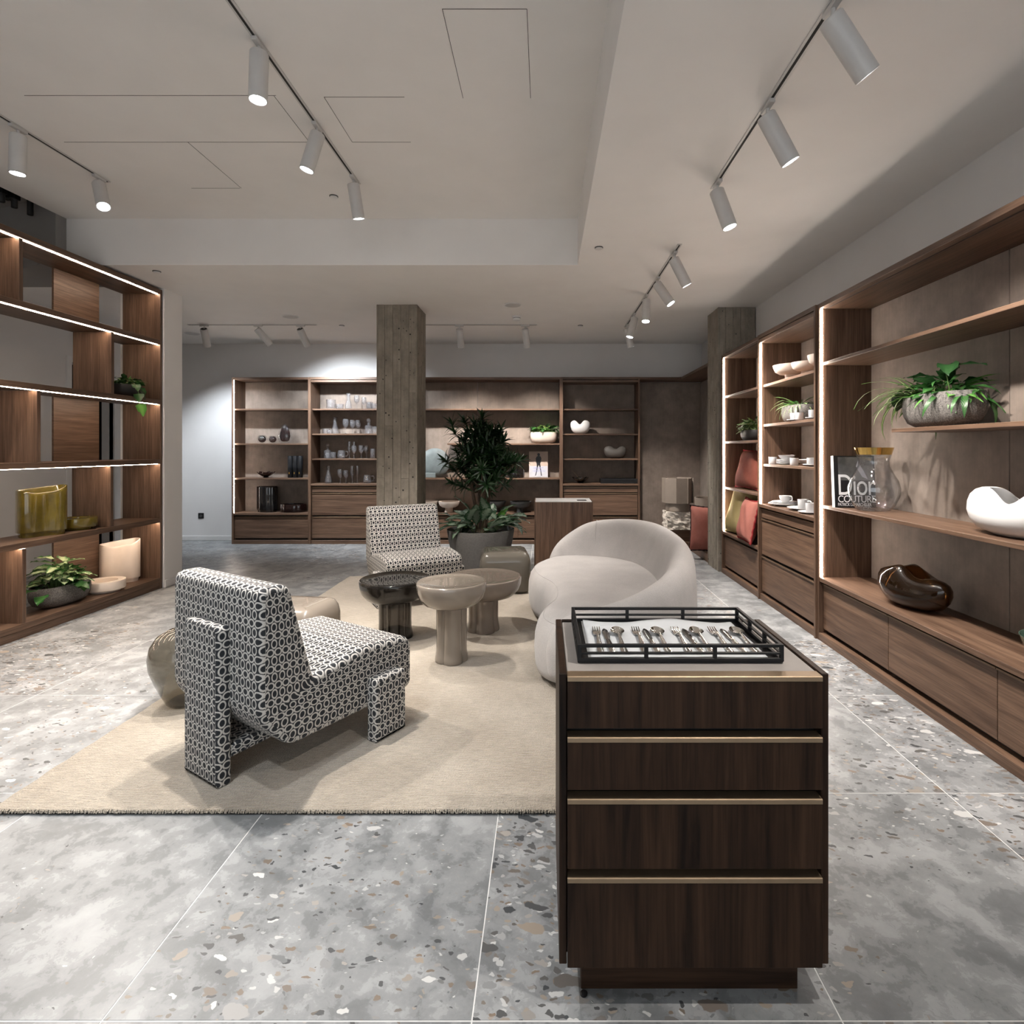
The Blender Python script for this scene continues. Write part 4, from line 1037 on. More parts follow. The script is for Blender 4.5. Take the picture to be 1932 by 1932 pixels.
# open bookcase: bottom bowl and hanging plant
t = planter('grey oval bowl of variegated plants at the foot of the bookcase', (-4.055, 4.67, .1085), pi / 2 - .05, .48, .26, .175, 'stone_grey_pot', 44,
        [dict(keys=['varieg', 'heart_mid'], n=40, tilt=(-.2, .9), up=(.03, .15), sc=(1.0, 1.35)), dict(keys=['varieg'], n=26, a=.16, b=.07, tilt=(-.2, .9), up=(.10, .25), sc=(1.1, 1.4))])
for az, tl, x, y, h, s_ in ((pi, .0, -.02, -.13, .17, 1.4), (2.4, -.2, .08, -.12, .15, 1.1), (1.4, .2, -.26, -.05, .17, 1.3), (1.9, -.3, -.24, -.09, .13, 1.1), (1.2, -.1, -.32, .0, .13, 1.0)):
    put_leaf(t, LEAF['heart_mid'][0], (x, y, h), az, tl, .1, sc=s_)
t = planter('dark bowl with trailing heart-leaf vine on the bookcase shelf', (-4.04, 5.38, 1.9005), pi / 2, .30, .20, .12, 'dark_ceramic', 54,
        [dict(keys=['broad_dark', 'heart_mid'], n=20, tilt=(-.2, .9), up=(.01, .07)), dict(keys=['lime', 'fern'], n=14, a=.08, b=.05, tilt=(.3, 1.2), up=(.03, .09))])
vine = MB(); vp = smooth_open([Vector(p) for p in ((-.05, -.06, .11), (-.08, -.13, .13), (-.10, -.19, .05), (-.11, -.205, -.04), (-.13, -.22, -.08))], 4); vine.tube(vp, .0025, 6); vine.build('vine', 'stem_green', t)
for p, az, tl, k in (((-.08, -.14, .12), 2.6, -.6, 'heart_mid'), ((-.10, -.195, .03), 2.2, -.9, 'heart_mid'), ((-.05, -.14, .10), 3.5, -.8, 'broad_dark'), ((.02, -.12, .1), 3.1, -.9, 'heart_mid')):
    put_leaf(t, LEAF[k][0], p, az, tl)
put_leaf(t, LEAF['heart_bright'][0], (-.125, -.215, -.07), 2.75, -1.15, .2, sc=1.25)

# ------------------------------------------------------------------ ceramics and glass vases
def bean_vase(t, Lx, Ly, h, mat, dip=.30, skew=.0, rim='wave', name='body', base=.45, lean=0.0):
    n = 64; rings = []
    prof = [(base * .8, 0.0), (base, .01), (.80, .12), (.96, .30), (1.0, .48), (.96, .66), (.87, .82), (.74, .93), (.60, .985), (.52, 1.0), (.47, .985), (.52, .90), (.70, .72), (.82, .4)]
    for r, z in prof:
        ring = []
        for j in range(n):
            a = 2 * pi * j / n; c, s_ = cos(a), sin(a)
            top = 1 - dip * (.5 + .5 * cos(2 * pi * (c * .5 + skew))) * (z ** 2.2) + .12 * z ** 2 * c * lean
            x = Lx / 2 * r * c * (1.0 + .30 * (z ** 2) * (abs(c) ** 2) * (1 if z > .6 else z / .6)); y = Ly / 2 * r * s_ * (1 - .75 * max(0, z - .55) * (1 - .5 * c * c))
            ring.append((x, y, z * h * top))
        rings.append(ring)
    return MB().loft(rings).build(name, mat, t, angle=75)
t = thing('wavy_vase', 'white wavy ceramic vase on the right wall shelf', 'vase', (2.215, 2.62, .9905), pi / 2); bean_vase(t, .50, .26, .225, 'matt_white', .32, .03)
t = thing('wavy_vase', 'brown glass wavy vase on the right wall counter', 'vase', (2.20, 3.33, .4605), pi / 2 + .1); bean_vase(t, .48, .27, .245, 'brown_glass', .22, .35)
MB().lathe([(.05, .004), (.13, .010), (.16, .03), (.05, .022)], 40, sx=1.1, sy=.6).build('glass_base', 'brown_glass', t)
t = thing('wavy_vase', 'small white wavy vase on the back shelves', 'vase', (.535, 8.42, 1.6355), 0); bean_vase(t, .275, .16, .205, 'matt_white', .30, .06)
t = thing('wavy_vase', 'taupe wavy vase on the back shelves', 'vase', (1.06, 8.42, 1.2655), 0); bean_vase(t, .31, .17, .185, 'taupe_ceramic', .22, -.05)
t = thing('glass_bowl', 'pale green glass bowl cut by the right picture edge', 'bowl', (2.235, 2.40, .4605), 0)
MB().lathe([(.05, 0), (.09, .01), (.13, .06), (.15, .12), (.147, .12), (.125, .06), (.08, .016)], 40).build('bowl', 'green_glass', t, angle=60)
# tall clear vase with gold rim
t = thing('gold_rim_vase', 'large clear glass vase with a gold rim on the right shelf', 'vase', (2.205, 3.74, .9905))
pr = [(.07, 0), (.10, .006), (.128, .04), (.153, .10), (.158, .15), (.145, .20), (.115, .255), (.094, .30), (.092, .335), (.105, .375)]
MB().lathe(pr + [(r - .004, z) for r, z in pr[::-1]][:-1] + [(.06, .02)], 56, caps=(True, True)).build('body', 'clear_glass', t, angle=60)
MB().lathe([(.105, .375), (.119, .422), (.116, .422), (.102, .375)], 56, caps=(False, False)).build('gold_rim', 'gold', t, angle=60)
# kidney vases and bowls
def kidney(t, w, d, h, mat, wave=.05, ribs=0):
    if ribs:
        out = [Vector(((w / 2) * (1 + .035 * cos(ribs * a)) * cos(a), (d / 2) * (1 + .05 * cos(ribs * a)) * sin(a))) for a in [2 * pi * j / 96 for j in range(96)]]
    else:
        out = smooth_closed([(-.5 * w, -.25 * d), (-.28 * w, -.5 * d), (.0, -.36 * d), (.28 * w, -.48 * d), (.5 * w, -.2 * d), (.48 * w, .35 * d), (.25 * w, .5 * d), (-.25 * w, .5 * d), (-.48 * w, .35 * d)], 7)
    def ring(o, z, wv=0): return [(p.x, p.y, z + wv * (.6 * p.x / w - .9 * (.5 - p.y / d) * sin(pi * (.5 + p.x / w)) * 1.0)) for p in inset2d(out, o)]
    rs = [ring(.016, 0), ring(.014, .035), ring(.002, .037), ring(0, .045), ring(0, h * .5), ring(0, h - .02, wave), ring(.001, h - .003, wave), ring(.005, h, wave), ring(.009, h - .004, wave), ring(.010, h * .5), ring(.014, .06)]
    MB().loft(rs).build('body', mat, t, angle=55)
def dish(t, R, h, mat, sx=1.0, sy=1.0):
    MB().lathe([(R * .72, 0), (R * .74, .004), (R * .74, h * .22), (R * .985, h * .24), (R, h * .3), (R, h * .92), (R * .985, h), (R * .66, h), (R * .63, h * .97), (R * .58, h * .5), (R * .2, h * .38)], 64, sx=sx, sy=sy).build('body', mat, t, angle=40)
t = thing('glazed_vase', 'tall olive glazed vase with wavy rim on the bookcase', 'vase', (-4.03, 4.47, .7105), radians(62)); kidney(t, .305, .16, .385, 'olive_glaze', .05)
t = thing('glazed_dish', 'low round olive glazed dish on the bookcase', 'dish', (-4.05, 4.83, .7105)); dish(t, .14, .10, 'olive_glaze')
t = thing('glazed_vase', 'tall cream vase with wavy rim at the foot of the bookcase', 'vase', (-4.12, 5.41, .1085), radians(55)); kidney(t, .315, .16, .40, 'cream_glaze', .045)
t = thing('glazed_dish', 'low round cream dish at the foot of the bookcase', 'dish', (-4.02, 5.09, .1085)); dish(t, .16, .10, 'cream_glaze')
t = thing('ribbed_vase', 'glossy black ribbed vase on the lowest back shelf', 'vase', (-4.19, 8.42, .4575)); kidney(t, .295, .19, .385, 'black_glaze', .0, 9)
def lobed_bowl(t, R, h, mat, k=10):
    MB().lathe([(R * .8, 0), (R * .96, .008), (R, h * .3), (R * .99, h * .9), (R * .96, h), (R * .80, h), (R * .78, h * .6), (R * .3, h * .35)], 80, wob=lambda a, z: 1 - .05 + .05 * abs(cos(k * a / 2)), sy=.7).build('body', mat, t, angle=50)
t = thing('lobed_bowl', 'dark glass lobed bowl beside the black ribbed vase', 'bowl', (-3.80, 8.42, .4575)); lobed_bowl(t, .195, .12, 'purple_glass')
t = thing('lobed_bowl', 'black lobed bowl behind the indoor tree', 'bowl', (-.455, 8.40, .9755)); lobed_bowl(t, .15, .125, 'black_glaze', 14)
def petal_dish(label, x, z, twig=False):
    t = thing('petal_dish', label, 'dish', (x, 8.40, z)); mb = MB()
    for k in range(6):
        a = k * pi / 3 + .2; me = leaf_mesh('oval', .16, .10, -.75, .5, 6); M4 = Matrix.Rotation(a, 4, 'Z') @ Matrix.Rotation(.12, 4, 'X')
        mb.add([M4 @ (v.co + Vector((0, 0, .006))) for v in me.vertices], [tuple(p.vertices) for p in me.polygons]); bpy.data.meshes.remove(me)
    mb.lathe([(.03, 0), (.045, .003), (.04, .012), (.01, .01)], 20)
    m = mb.build('petals', 'purple_glass' if not twig else 'black_glaze', t, angle=70); m.modifiers.new('thick', 'SOLIDIFY').thickness = .004
    if twig:
        MB().tube([(.0, .03, .02), (-.05, .03, .10), (-.12, .03, .185)], .0018, 5).tube([(.01, .03, .02), (-.03, .03, .09), (-.09, .03, .16)], .0015, 5).build('dry_twigs', 'twig', t)
petal_dish('dark petal-shaped dish beside the black boxes', -4.20, .9755)
petal_dish('black petal dish with dry twigs on the back shelves', .535, .8935, True)
def orb(label, x, r):
    t = thing('glass_orb', label, 'candle holder', (x, 8.40, 1.4905)); MB().lathe([(r * .35, 0), (r * .75, r * .16), (r, r * .75), (r * .98, r), (r * .8, r * 1.42), (r * .55, r * 1.62), (r * .5, r * 1.6), (r * .72, r * 1.3)], 40).build('outer_shell', 'clear_glass', t, angle=60)
    MB().sphere((0, 0, r * .88), r * .74, r * .74, r * .70, 28, 16).build('core', 'purple_glass', t)
orb('left of two small dark glass orbs on the back shelf', -4.26, .076); orb('right of two small dark glass orbs on the back shelf', -4.10, .070)
t = thing('drop_vase', 'dark drop-shaped glass vase on the back shelf', 'vase', (-3.925, 8.42, 1.4905))
def drop(k): return [(.05 * k, 0), (.085 * k, .02), (.108 * k, .09), (.10 * k, .16), (.075 * k, .225), (.045 * k, .27), (.02 * k, .295), (.012 * k, .29)]
MB().lathe(drop(1), 40, sy=.6).build('outer_shell', 'clear_glass', t, angle=70)
MB().lathe([(r, .03 + z * .84) for r, z in drop(.74)], 40, sy=.6, caps=(True, True)).build('core', 'purple_glass', t, angle=70)
for i, x in enumerate((-3.835, -3.76, -3.685)):
    t = thing('tube_box', f'{("left", "middle", "right")[i]} one of three black cylinder gift boxes on the back shelf', 'box', (x, 8.40, .9755))
    MB().lathe([(.034, 0), (.036, .003), (.036, .14), (.0365, .142)], 28, caps=(True, True)).build('base', 'black_card', t)
    MB().lathe([(.038, .142), (.038, .325), (.036, .328), (.01, .328)], 28, caps=(True, True)).build('lid', 'black_card', t)
    MB().box(-.006, .006, -.0375, -.036, .055, .085).build('emblem', 'gold', t, False)
t = thing('disc_vase', 'grey stone disc vase beside the concrete column', 'vase', (-1.66, 8.42, .9755))
MB().lathe([(.004, -.05), (.12, -.05), (.19, -.035), (.222, 0), (.19, .035), (.12, .05), (.004, .05)], 56).build('disc', 'slate_ceramic', t, angle=70).rotation_euler = (pi / 2, 0, 0)
t.children[0].location = (0, 0, .222)
B('foot', 'slate_ceramic', t, -.20, .02, -.055, .055, 0, .075, b=.006)
def foot_bowl(label, x, y, z, R, h, mat, cat='bowl'):
    t = thing('footed_bowl', label, cat, (x, y, z), 0, 'footed ceramic bowls'); fh = h * .42
    MB().lathe([(R * .40, 0), (R * .42, .004), (R * .36, fh * .6), (R * .37, fh)], 40).build('foot', mat, t, angle=50)
    MB().lathe([(R * .38, fh), (R * .66, fh + .008), (R * .88, fh + (h - fh) * .35), (R * .98, fh + (h - fh) * .8), (R, h), (R * .97, h), (R * .85, fh + (h - fh) * .45), (R * .5, fh + .022), (R * .1, fh + .016)], 48).build('bowl', mat, t, angle=60)
foot_bowl('white footed bowl half hidden by the concrete column', -1.77, 8.42, .4575, .150, .165, 'sand_ceramic')
foot_bowl('white footed bowl right of the far patterned chair', -1.44, 8.38, .4575, .157, .165, 'sand_ceramic')
foot_bowl('black footed bowl half hidden by the tree', -.74, 8.42, .4575, .150, .165, 'dark_ceramic')
foot_bowl('black footed bowl left of the display cabinet', -.36, 8.37, .4575, .160, .165, 'dark_ceramic')
foot_bowl('largest cream footed bowl on the top tableware shelf', 2.215, 5.00, 2.0055, .160, .150, 'sand_ceramic')
foot_bowl('middle cream footed bowl on the top tableware shelf', 2.20, 4.68, 2.0055, .125, .125, 'sand_ceramic')
foot_bowl('nearest cream footed bowl on the top tableware shelf', 2.20, 4.42, 2.0055, .110, .145, 'sand_ceramic')
t = thing('flat_tray', 'flat black tray lying on the back counter', 'tray', (1.13, 8.40, .8935)); B('base', 'black_card', t, -.295, .295, -.11, .11, 0, .02, b=.004)
for y in (-.10, .10): B('rim', 'black_card', t, -.295, .295, y - .01, y + .01, .02, .07, b=.004)
for x in (-.285, .285): B('rim', 'black_card', t, x - .01, x + .01, -.09, .09, .02, .07, b=.004)

# ------------------------------------------------------------------ corner niche things
t = thing('stone_block_table', 'rough split stone block on a low wooden pedestal', 'side table', (1.90, 7.98, .1005))
B('pedestal', 'walnut_x', t, -.13, .17, -.11, .13, 0, .17)
bmx = bmesh.new(); bmesh.ops.create_cube(bmx, size=1); bmesh.ops.subdivide_edges(bmx, edges=bmx.edges[:], cuts=11, use_grid_fill=True); rnd = random.Random(3)
from mathutils import noise as mnoise
for v in bmx.verts:
    p = v.co.copy(); v.co = Vector((p.x * .36, p.y * .30, p.z * .25 + .296)); k = mnoise.noise(Vector((p.x * 4, p.z * 5, p.y * 4))) * .03 + mnoise.noise(p * 13) * .012
    if abs(p.z) < .499: v.co += Vector((p.x, p.y, 0)).normalized() * k
me = bpy.data.meshes.new('stone_block'); bmx.to_mesh(me); bmx.free(); obj('stone_block', me, 'raw_stone', t)
t = thing('faceted_lamp', 'taupe faceted paper-like vase on the stone block', 'vase', (1.90, 7.98, .5245))
MB().lathe([(.165, 0), (.17, .005), (.17, .12), (.16, .14)], 40).build('base_ring', 'taupe_card', t)
for k in range(8):
    a0 = k * pi / 4 + .1; w = .185; h0, h1 = .115, .47
    p = B('panel', 'taupe_card', t, -w / 2, w / 2, -.005, .005, h0, h1, b=.002)
    p.rotation_euler = (0, 0, a0 + pi / 2 + .16); p.location = (cos(a0) * .185, sin(a0) * .185, 0)
t = thing('patterned_basket', 'taupe round pot with dark carved band behind the rose cushion', 'pot', (2.185, 7.42, .1005))
MB().lathe([(.15, 0), (.17, .01), (.18, .2), (.185, .40), (.185, .62), (.19, .66), (.175, .66), (.17, .60), (.165, .3)], 44).build('body', 'taupe_card', t, angle=50)
rnd = random.Random(2)
for k in range(22):
    a = 2 * pi * k / 22; p = B('carved_mark', 'black_card', t, -.018, .018, -.003, .003, rnd.uniform(.44, .47), rnd.uniform(.50, .56), b=.002); p.rotation_euler = (0, .3 * (k % 3 - 1), a + pi / 2); p.location = (cos(a) * .186, sin(a) * .186, 0)
def cushion(label, loc, rot, w, h, th, mat, trim, group='woven cushions'):
    t = thing('cushion', label, 'cushion', loc, 0, group); t.rotation_euler = rot
    n = 22; vs = []; fs = []
    for side in (1, -1):
        o = len(vs)
        for j in range(n + 1):
            for i in range(n + 1):
                u, v = 2 * i / n - 1, 2 * j / n - 1; e = (1 - u ** 4) * (1 - v ** 4); px = u * (1 - .07 * (1 - v * v) * abs(u)); pz = v * (1 - .07 * (1 - u * u) * abs(v))
                vs.append((px * w / 2, side * th / 2 * e ** .55 + .006 * sin(u * 7 + v * 5) * e, h / 2 + pz * h / 2))
        for j in range(n):
            for i in range(n):
                q = (o + j * (n + 1) + i, o + j * (n + 1) + i + 1, o + (j + 1) * (n + 1) + i + 1, o + (j + 1) * (n + 1) + i); fs.append(q if side < 0 else q[::-1])
    MB().add(vs, fs).build('cover', mat, t, angle=80)
    edge = []
    for i in range(n): u = 2 * i / n - 1; edge.append((u, -1))
    for i in range(n): u = 2 * i / n - 1; edge.append((1, u))
    for i in range(n): u = 1 - 2 * i / n; edge.append((u, 1))
    for i in range(n): u = 1 - 2 * i / n; edge.append((-1, u))
    pts = [(u * (1 - .07 * (1 - v * v) * abs(u)) * w / 2, .003 * sin(k * 1.7), h / 2 + v * (1 - .07 * (1 - u * u) * abs(v)) * h / 2) for k, (u, v) in enumerate(edge)]
    MB().tube(pts, [.010 + .003 * sin(k * 2.3) for k in range(len(pts))], 7, closed=True).build('piping', trim, t)
    return t
cushion('rust red woven cushion on the upper shelf of the right unit', (2.15, 5.93, .984), (radians(-14), 0, -pi / 2 + .05), .64, .42, .15, 'red_weave', 'red_trim')
cushion('mustard woven cushion with fringe on the right bench', (2.075, 6.05, .484), (radians(-16), 0, -pi / 2 + .10), .56, .54, .16, 'mustard_weave', 'mustard_trim')
cushion('rose woven cushion with dark red piping on the right bench', (2.00, 5.60, .486), (radians(-12), 0, -pi / 2 - .08), .46, .42, .13, 'rose_weave', 'red_trim')
cushion('rose woven cushion with black piping in the corner niche', (2.055, 7.05, .106), (radians(-6), 0, -.12 - pi / 2 + 1.2), .46, .58, .15, 'rose_weave', 'black_trim')
# ------------------------------------------------------------------ books with their print
def text_mesh(body, size, spacing=1.0, bold=False):
    cu = bpy.data.curves.new('lettering', 'FONT'); cu.body = body; cu.size = size; cu.extrude = .0003; cu.space_character = spacing; cu.align_x = 'LEFT'
    if bold: cu.offset = size * .01
    o = bpy.data.objects.new('lettering', cu); COL.objects.link(o); bpy.context.view_layer.update()
    me = bpy.data.meshes.new_from_object(o.evaluated_get(bpy.context.evaluated_depsgraph_get())); bpy.data.objects.remove(o); bpy.data.curves.remove(cu); return me
def letters(t, body, size, x, z, mat, y, spacing=1.0, sx=1.0, sz=1.0, bold=False):
    me = text_mesh(body, size, spacing, bold); o = obj('lettering', me, mat, t, (x, y, z), (pi / 2, 0, 0)); o.scale = (sx, sz, 1); return o
def book(label, loc, rot, w, h, th, cover):
    t = thing('book', label, 'book', loc); t.rotation_euler = rot
    B('front_cover', cover, t, 0, w, -th / 2, -th / 2 + .003, 0, h, b=.0005); B('rear_cover', cover, t, 0, w, th / 2 - .003, th / 2, 0, h, b=.0005)
    B('spine', 'print_white' if cover == 'print_black' else cover, t, -.002, .001, -th / 2, th / 2, 0, h, b=.0005); B('pages', 'paper', t, .001, w - .004, -th / 2 + .003, th / 2 - .003, .003, h - .003, b=0)
    return t
t = book('black and white photo book leaning in the right shelf', (2.05, 3.955, .9905), (radians(-5), 0, radians(-6)), .275, .365, .04, 'print_black')
yf = -.0203
B('cover_photo', 'print_grey', t, .03, .265, -.0208, -.0200, .19, .355, b=0)
mb = MB(); mb.add([(.15, yf - .0008, .29), (.165, yf - .0008, .33), (.175, yf - .0008, .30), (.20, yf - .0008, .26), (.225, yf - .0008, .20), (.19, yf - .0008, .215), (.17, yf - .0008, .25)], [(0, 1, 2, 3, 4, 5, 6)]).build('cover_photo_highlight', 'print_silver', t, False)
letters(t, 'Dior', .20, .018, .088, 'print_white', yf - .001, .92, .72, 1.05)
letters(t, 'COUTURE', .072, .02, .036, 'print_white', yf - .0014, .92, .80, .95)
letters(t, 'PATRICK DEMARCHELIER', .030, .02, .010, 'print_white', yf - .001, .9, .72, 1.0)
t = book('photo book with a standing figure and name on the back shelf', (-.238, 8.45, .9755), (radians(-7), 0, 0), .285, .395, .03, 'print_beige')
yf = -.0153
B('lower_print', 'print_silver', t, .004, .281, yf - .0006, yf, .004, .172, b=0)
sil = [(.14, .37), (.158, .365), (.165, .345), (.156, .325), (.175, .315), (.185, .285), (.176, .24), (.168, .205), (.172, .17), (.182, .10), (.192, .035), (.197, .025), (.18, .025), (.172, .09), (.156, .165), (.146, .19), (.132, .165), (.118, .09), (.104, .03), (.088, .025), (.094, .04), (.108, .10), (.116, .17), (.112, .21), (.104, .245), (.098, .285), (.112, .315), (.132, .325), (.122, .345), (.128, .365)]
MB().add([(x, yf - .0010, z) for x, z in sil], [tuple(range(len(sil)))]).build('figure_print', 'print_black', t, False)
letters(t, 'HELMUT', .042, .062, .128, 'print_lilac', yf - .0014, 1.0, .98)
letters(t, 'NEWTON', .042, .055, .082, 'print_lilac', yf - .0014, 1.0, 1.0)

# ------------------------------------------------------------------ glassware
GL = {}
def gl(key, prof, n=24, mat='crystal_glass', cut=None, cz=(0, 0)):
    w = (lambda a, z: 1 - .035 * abs(sin(cut * a / 2)) if cz[0] <= z <= cz[1] else 1) if cut else None
    me = MB().lathe(prof, n if not cut else 48, wob=w).mesh(key, angle=45); me.materials.append(MATS[mat]); GL[key] = me
gl('wine', [(.034, 0), (.034, .003), (.006, .008), (.005, .07), (.012, .082), (.034, .11), (.043, .145), (.041, .19), (.036, .21), (.034, .21), (.039, .19), (.040, .145), (.03, .115), (.004, .09)], cut=10, cz=(.08, .15))
gl('flute', [(.03, 0), (.03, .003), (.005, .008), (.0045, .07), (.010, .085), (.022, .12), (.027, .17), (.026, .235), (.024, .235), (.024, .17), (.018, .12), (.004, .09)])
gl('tumbler', [(.036, 0), (.038, .003), (.041, .085), (.038, .085), (.035, .016), (.01, .014)], cut=12, cz=(.005, .05))
gl('low_tumbler', [(.046, 0), (.05, .004), (.058, .075), (.055, .075), (.046, .014), (.01, .012)], cut=14, cz=(.004, .07))
gl('tall_tumbler', [(.034, 0), (.036, .003), (.037, .145), (.034, .145), (.033, .022), (.01, .018)])
gl('carafe', [(.052, 0), (.056, .005), (.05, .07), (.032, .125), (.026, .16), (.028, .225), (.033, .245), (.030, .245), (.025, .225), (.023, .16), (.028, .125), (.045, .07), (.048, .012), (.01, .01)], cut=14, cz=(.004, .11))
gl('decanter', [(.05, 0), (.056, .004), (.057, .105), (.05, .122), (.022, .132), (.022, .15), (.03, .158), (.027, .158), (.019, .15), (.019, .132), (.045, .12), (.05, .105), (.05, .012), (.01, .01)], cut=16, cz=(.004, .11))
gl('stopper', [(.014, .15), (.014, .165), (.026, .175), (.032, .195), (.026, .215), (.008, .225)])
gl('jug', [(.045, 0), (.052, .004), (.058, .04), (.05, .085), (.045, .115), (.042, .115), (.047, .085), (.053, .04), (.046, .012), (.01, .01)], cut=12, cz=(.004, .06))
hm = MB().tube(smooth_open([Vector(p) for p in ((.05, 0, .095), (.085, 0, .10), (.095, 0, .065), (.08, 0, .035), (.055, 0, .03))], 5), .006, 8).mesh('handle'); hm.materials.append(MATS['crystal_glass'])
def glass(key, label, x, z, y=8.40, sc=1.0, cat='glass', handle=False):
    nm = {'wine': 'wine_glass', 'flute': 'champagne_flute', 'tumbler': 'tumbler', 'low_tumbler': 'tumbler', 'tall_tumbler': 'tumbler', 'carafe': 'carafe', 'decanter': 'decanter', 'jug': 'glass_jug'}[key]
    t = thing(nm, label, cat, (x, y, z + .0005), 0, 'crystal glassware in the back cabinet'); t.scale = (sc, sc, sc)
    o = obj('vessel', GL[key], None, t)
    if key == 'decanter': obj('stopper', GL['stopper'], None, t)
    if handle: obj('handle', hm, None, t)
S1, S2, S3, S4 = 2.005, 1.635, 1.265, .893
S = 'shelf of the glassware cabinet'
glass('tumbler', f'crystal water jug at the left of the top {S}', -3.223, S1, sc=1.7, handle=False)
glass('low_tumbler', f'wide low crystal tumbler on the top {S}', -3.090, S1, sc=1.05)
glass('carafe', f'slim clear carafe on the top {S}', -2.958, S1, sc=.98)
glass('wine', f'tall wine glass beside the carafe on the top {S}', -2.834, S1, sc=.98)
glass('wine', f'shorter wine glass on the top {S}', -2.746, S1, 8.46, .88)
glass('tumbler', f'crystal tumbler near the column on the top {S}', -2.642, S1, sc=1.25)
glass('tumbler', f'small tumbler half behind the column on the top {S}', -2.570, S1, sc=1.0)
glass('low_tumbler', f'left low tumbler on the second {S}', -3.311, S2, sc=1.05, y=8.45)
glass('low_tumbler', f'low tumbler in front of the carafe on the second {S}', -3.227, S2, sc=.75, y=8.36)
glass('carafe', f'cut crystal carafe on the second {S}', -3.183, S2, sc=1.03, y=8.46)
for i, x in enumerate((-2.994, -2.906, -2.834)): glass('wine', f'{("left", "middle", "right")[i]} of three wine glasses on the second {S}', x, S2, 8.38 + .04 * i, (1.06, 1.0, 1.0)[i])
glass('decanter', f'square decanter with round stopper on the second {S}', -2.654, S2, sc=1.03, cat='decanter')
glass('tumbler', f'tumbler half behind the column on the second {S}', -2.554, S2, sc=1.3)
glass('decanter', f'decanter with round stopper on the third {S}', -3.295, S3, 8.46, 1.0, 'decanter')
glass('tumbler', f'left tumbler in front of the decanter on the third {S}', -3.259, S3, 8.36, 1.0); glass('tumbler', f'right tumbler beside the decanter on the third {S}', -3.183, S3, 8.38, 1.1)
glass('jug', f'glass jug with handle on the third {S}', -3.066, S3, sc=1.05, cat='jug', handle=True)
glass('flute', f'left champagne flute on the third {S}', -2.958, S3, 8.44, 1.08); glass('flute', f'right champagne flute on the third {S}', -2.918, S3, 8.53, 1.08)
for i, x in enumerate((-2.866, -2.770, -2.706)): glass('wine', f'{("left", "middle", "right")[i]} of three wine glasses on the third {S}', x, S3, 8.37 + .04 * i, .93)
glass('tall_tumbler', f'tall straight tumbler near the column on the third {S}', -2.594, S3, sc=1.0)
glass('carafe', f'cut crystal carafe on the lowest {S}', -3.259, S4, sc=1.05)
glass('wine', f'left wine glass on the lowest {S}', -3.082, S4, sc=1.0); glass('wine', f'right wine glass on the lowest {S}', -2.990, S4, 8.38, .93)
glass('flute', f'left champagne flute on the lowest {S}', -2.902, S4, sc=1.1); glass('flute', f'right champagne flute on the lowest {S}', -2.838, S4, 8.44, 1.1)
glass('jug', f'small glass jug with handle on the lowest {S}', -2.674, S4, sc=1.08, cat='jug', handle=True)

# ------------------------------------------------------------------ white tableware in the right unit
def por(key, prof): me = MB().lathe(prof, 36).mesh(key, angle=50); me.materials.append(MATS['porcelain']); return me
PL = por('plate', [(.055, 0), (.06, .003), (.10, .014), (.10, .017), (.06, .007), (.01, .005)])
MUG = por('mug', [(.028, 0), (.031, .003), (.033, .06), (.030, .06), (.028, .008), (.005, .006)])
CUP = por('cup', [(.024, 0), (.03, .004), (.045, .03), (.05, .055), (.047, .055), (.041, .03), (.022, .008), (.005, .006)])
BWL = por('bowl', [(.03, 0), (.035, .003), (.06, .02), (.075, .045), (.072, .045), (.055, .02), (.02, .006)])
BIG = por('shallow_bowl', [(.06, 0), (.07, .004), (.12, .03), (.14, .05), (.136, .05), (.115, .03), (.05, .008)])
HND = MB().tube(smooth_open([Vector(p) for p in ((.03, 0, .05), (.052, 0, .052), (.058, 0, .034), (.05, 0, .018), (.03, 0, .014))], 4), .0042, 7).mesh('handle'); HND.materials.append(MATS['porcelain'])
GRP = 'white porcelain in the right wall unit'
def china(name, label, me, x, y, z, sc=1.0, rz=0, handle=0):
    t = thing(name, label, name.split('_')[-1], (x, y, z + .0004), rz, GRP); t.scale = (sc,) * 3; obj('vessel', me, None, t)
    if handle: h = obj('handle', HND, None, t); h.location.x = handle
T2, T3, T4 = 1.635, 1.265, .893
china('saucer_plate', 'small plate under the cups on the second tableware shelf', PL, 2.12, 4.66, T2, .9)
china('coffee_mug', 'left cup on the second tableware shelf', MUG, 2.10, 4.69, T2 + .0075, 1.05, -1.2, .0); china('coffee_mug', 'right cup on the second tableware shelf', MUG, 2.10, 4.60, T2 + .0075, 1.0, -1.2, .0)
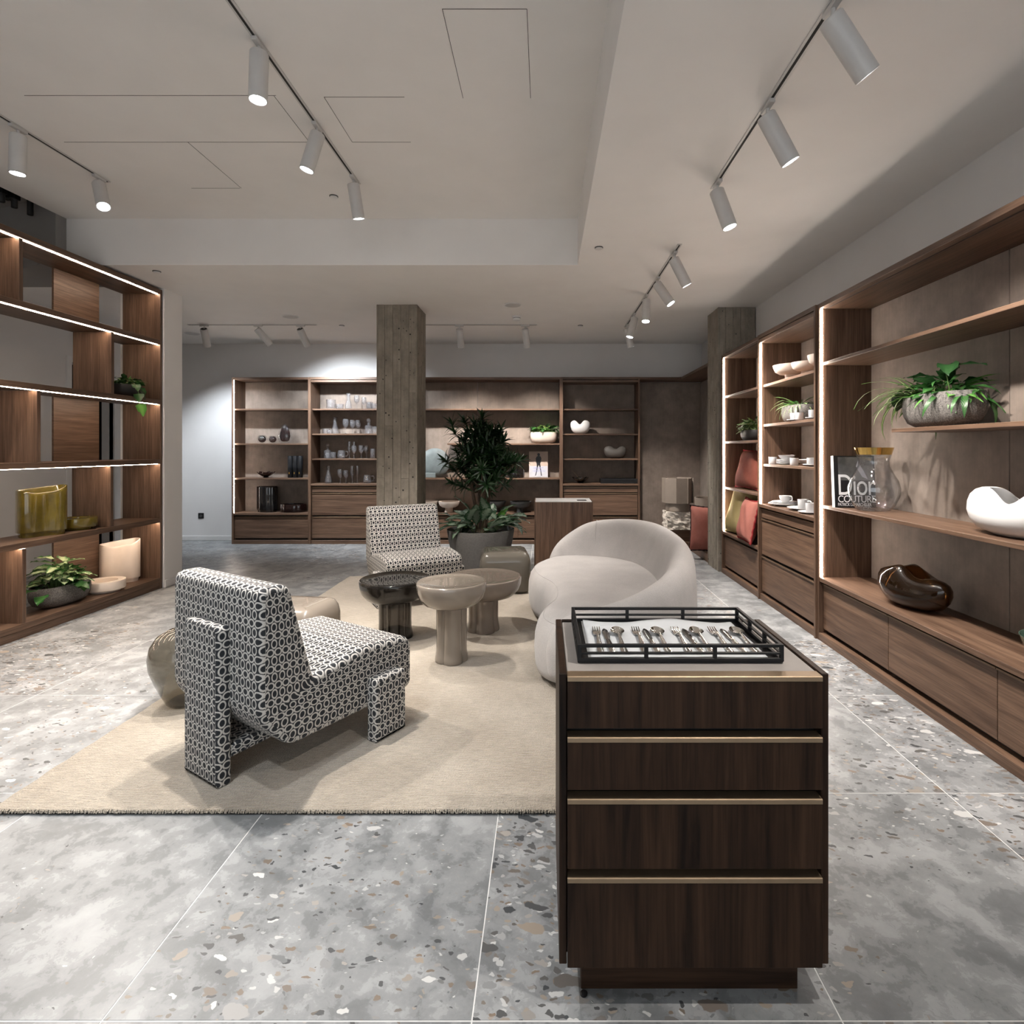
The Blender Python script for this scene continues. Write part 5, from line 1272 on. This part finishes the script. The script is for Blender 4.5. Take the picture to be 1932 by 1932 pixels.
china('saucer_plate', 'upper small plate at the right of the second tableware shelf', PL, 2.13, 4.35, T2, .9); china('coffee_mug', 'cup at the right end of the second tableware shelf', MUG, 2.10, 4.36, T2 + .0075, 1.1, -1.2, .0)
china('coffee_mug', 'mug at the far end of the third tableware shelf', MUG, 2.085, 5.10, T3, 1.1, -1.3, .0)
for k in range(4): china('dessert_plate', f'{("lowest", "second", "third", "topmost")[k]} plate of the stack on the third tableware shelf', PL, 2.15, 4.96, T3 + k * .011, .85)
china('rice_bowl', 'bowl on the stack of plates on the third tableware shelf', BWL, 2.15, 4.96, T3 + 3 * .011 + .008, .95)
china('shallow_bowl', 'large shallow bowl behind the plate stack on the third tableware shelf', BIG, 2.25, 4.70, T3, 1.0)
china('coffee_mug', 'mug in front of the shallow bowl on the third tableware shelf', MUG, 2.085, 4.66, T3, 1.05, -1.1, .0)
china('dinner_plate', 'wide plate at the right of the third tableware shelf', PL, 2.16, 4.40, T3, 1.15)
china('coffee_mug', 'left cup on the wide plate of the third tableware shelf', MUG, 2.12, 4.44, T3 + .009, 1.0, -1.1, .0); china('coffee_mug', 'right cup on the wide plate of the third tableware shelf', MUG, 2.15, 4.35, T3 + .009, 1.0, -1.1, .0)
china('rice_bowl', 'small bowl on the wide plate of the third tableware shelf', BWL, 2.21, 4.44, T3 + .009, .6)
for k in range(3): china('dinner_plate', f'{("lowest", "middle", "topmost")[k]} large plate at the far end of the tableware counter', PL, 2.17, 5.03, T4 + k * .010, (1.45, 1.3, 1.15)[k])
china('tea_cup', 'bowl-shaped cup on the large plates of the tableware counter', CUP, 2.17, 5.03, T4 + .030, 1.1, -1.2, .014)
china('dinner_plate', 'wide plate in the middle of the tableware counter', PL, 2.17, 4.66, T4, 1.35); china('tea_cup', 'cup on the middle plate of the tableware counter', MUG, 2.16, 4.66, T4 + .009, 1.35, -1.2, .003)
china('saucer_plate', 'saucer at the near edge of the tableware counter', PL, 2.11, 4.42, T4, .95); china('tea_cup', 'cup on the near saucer of the tableware counter', MUG, 2.11, 4.42, T4 + .0075, 1.25, -1.2, .003)
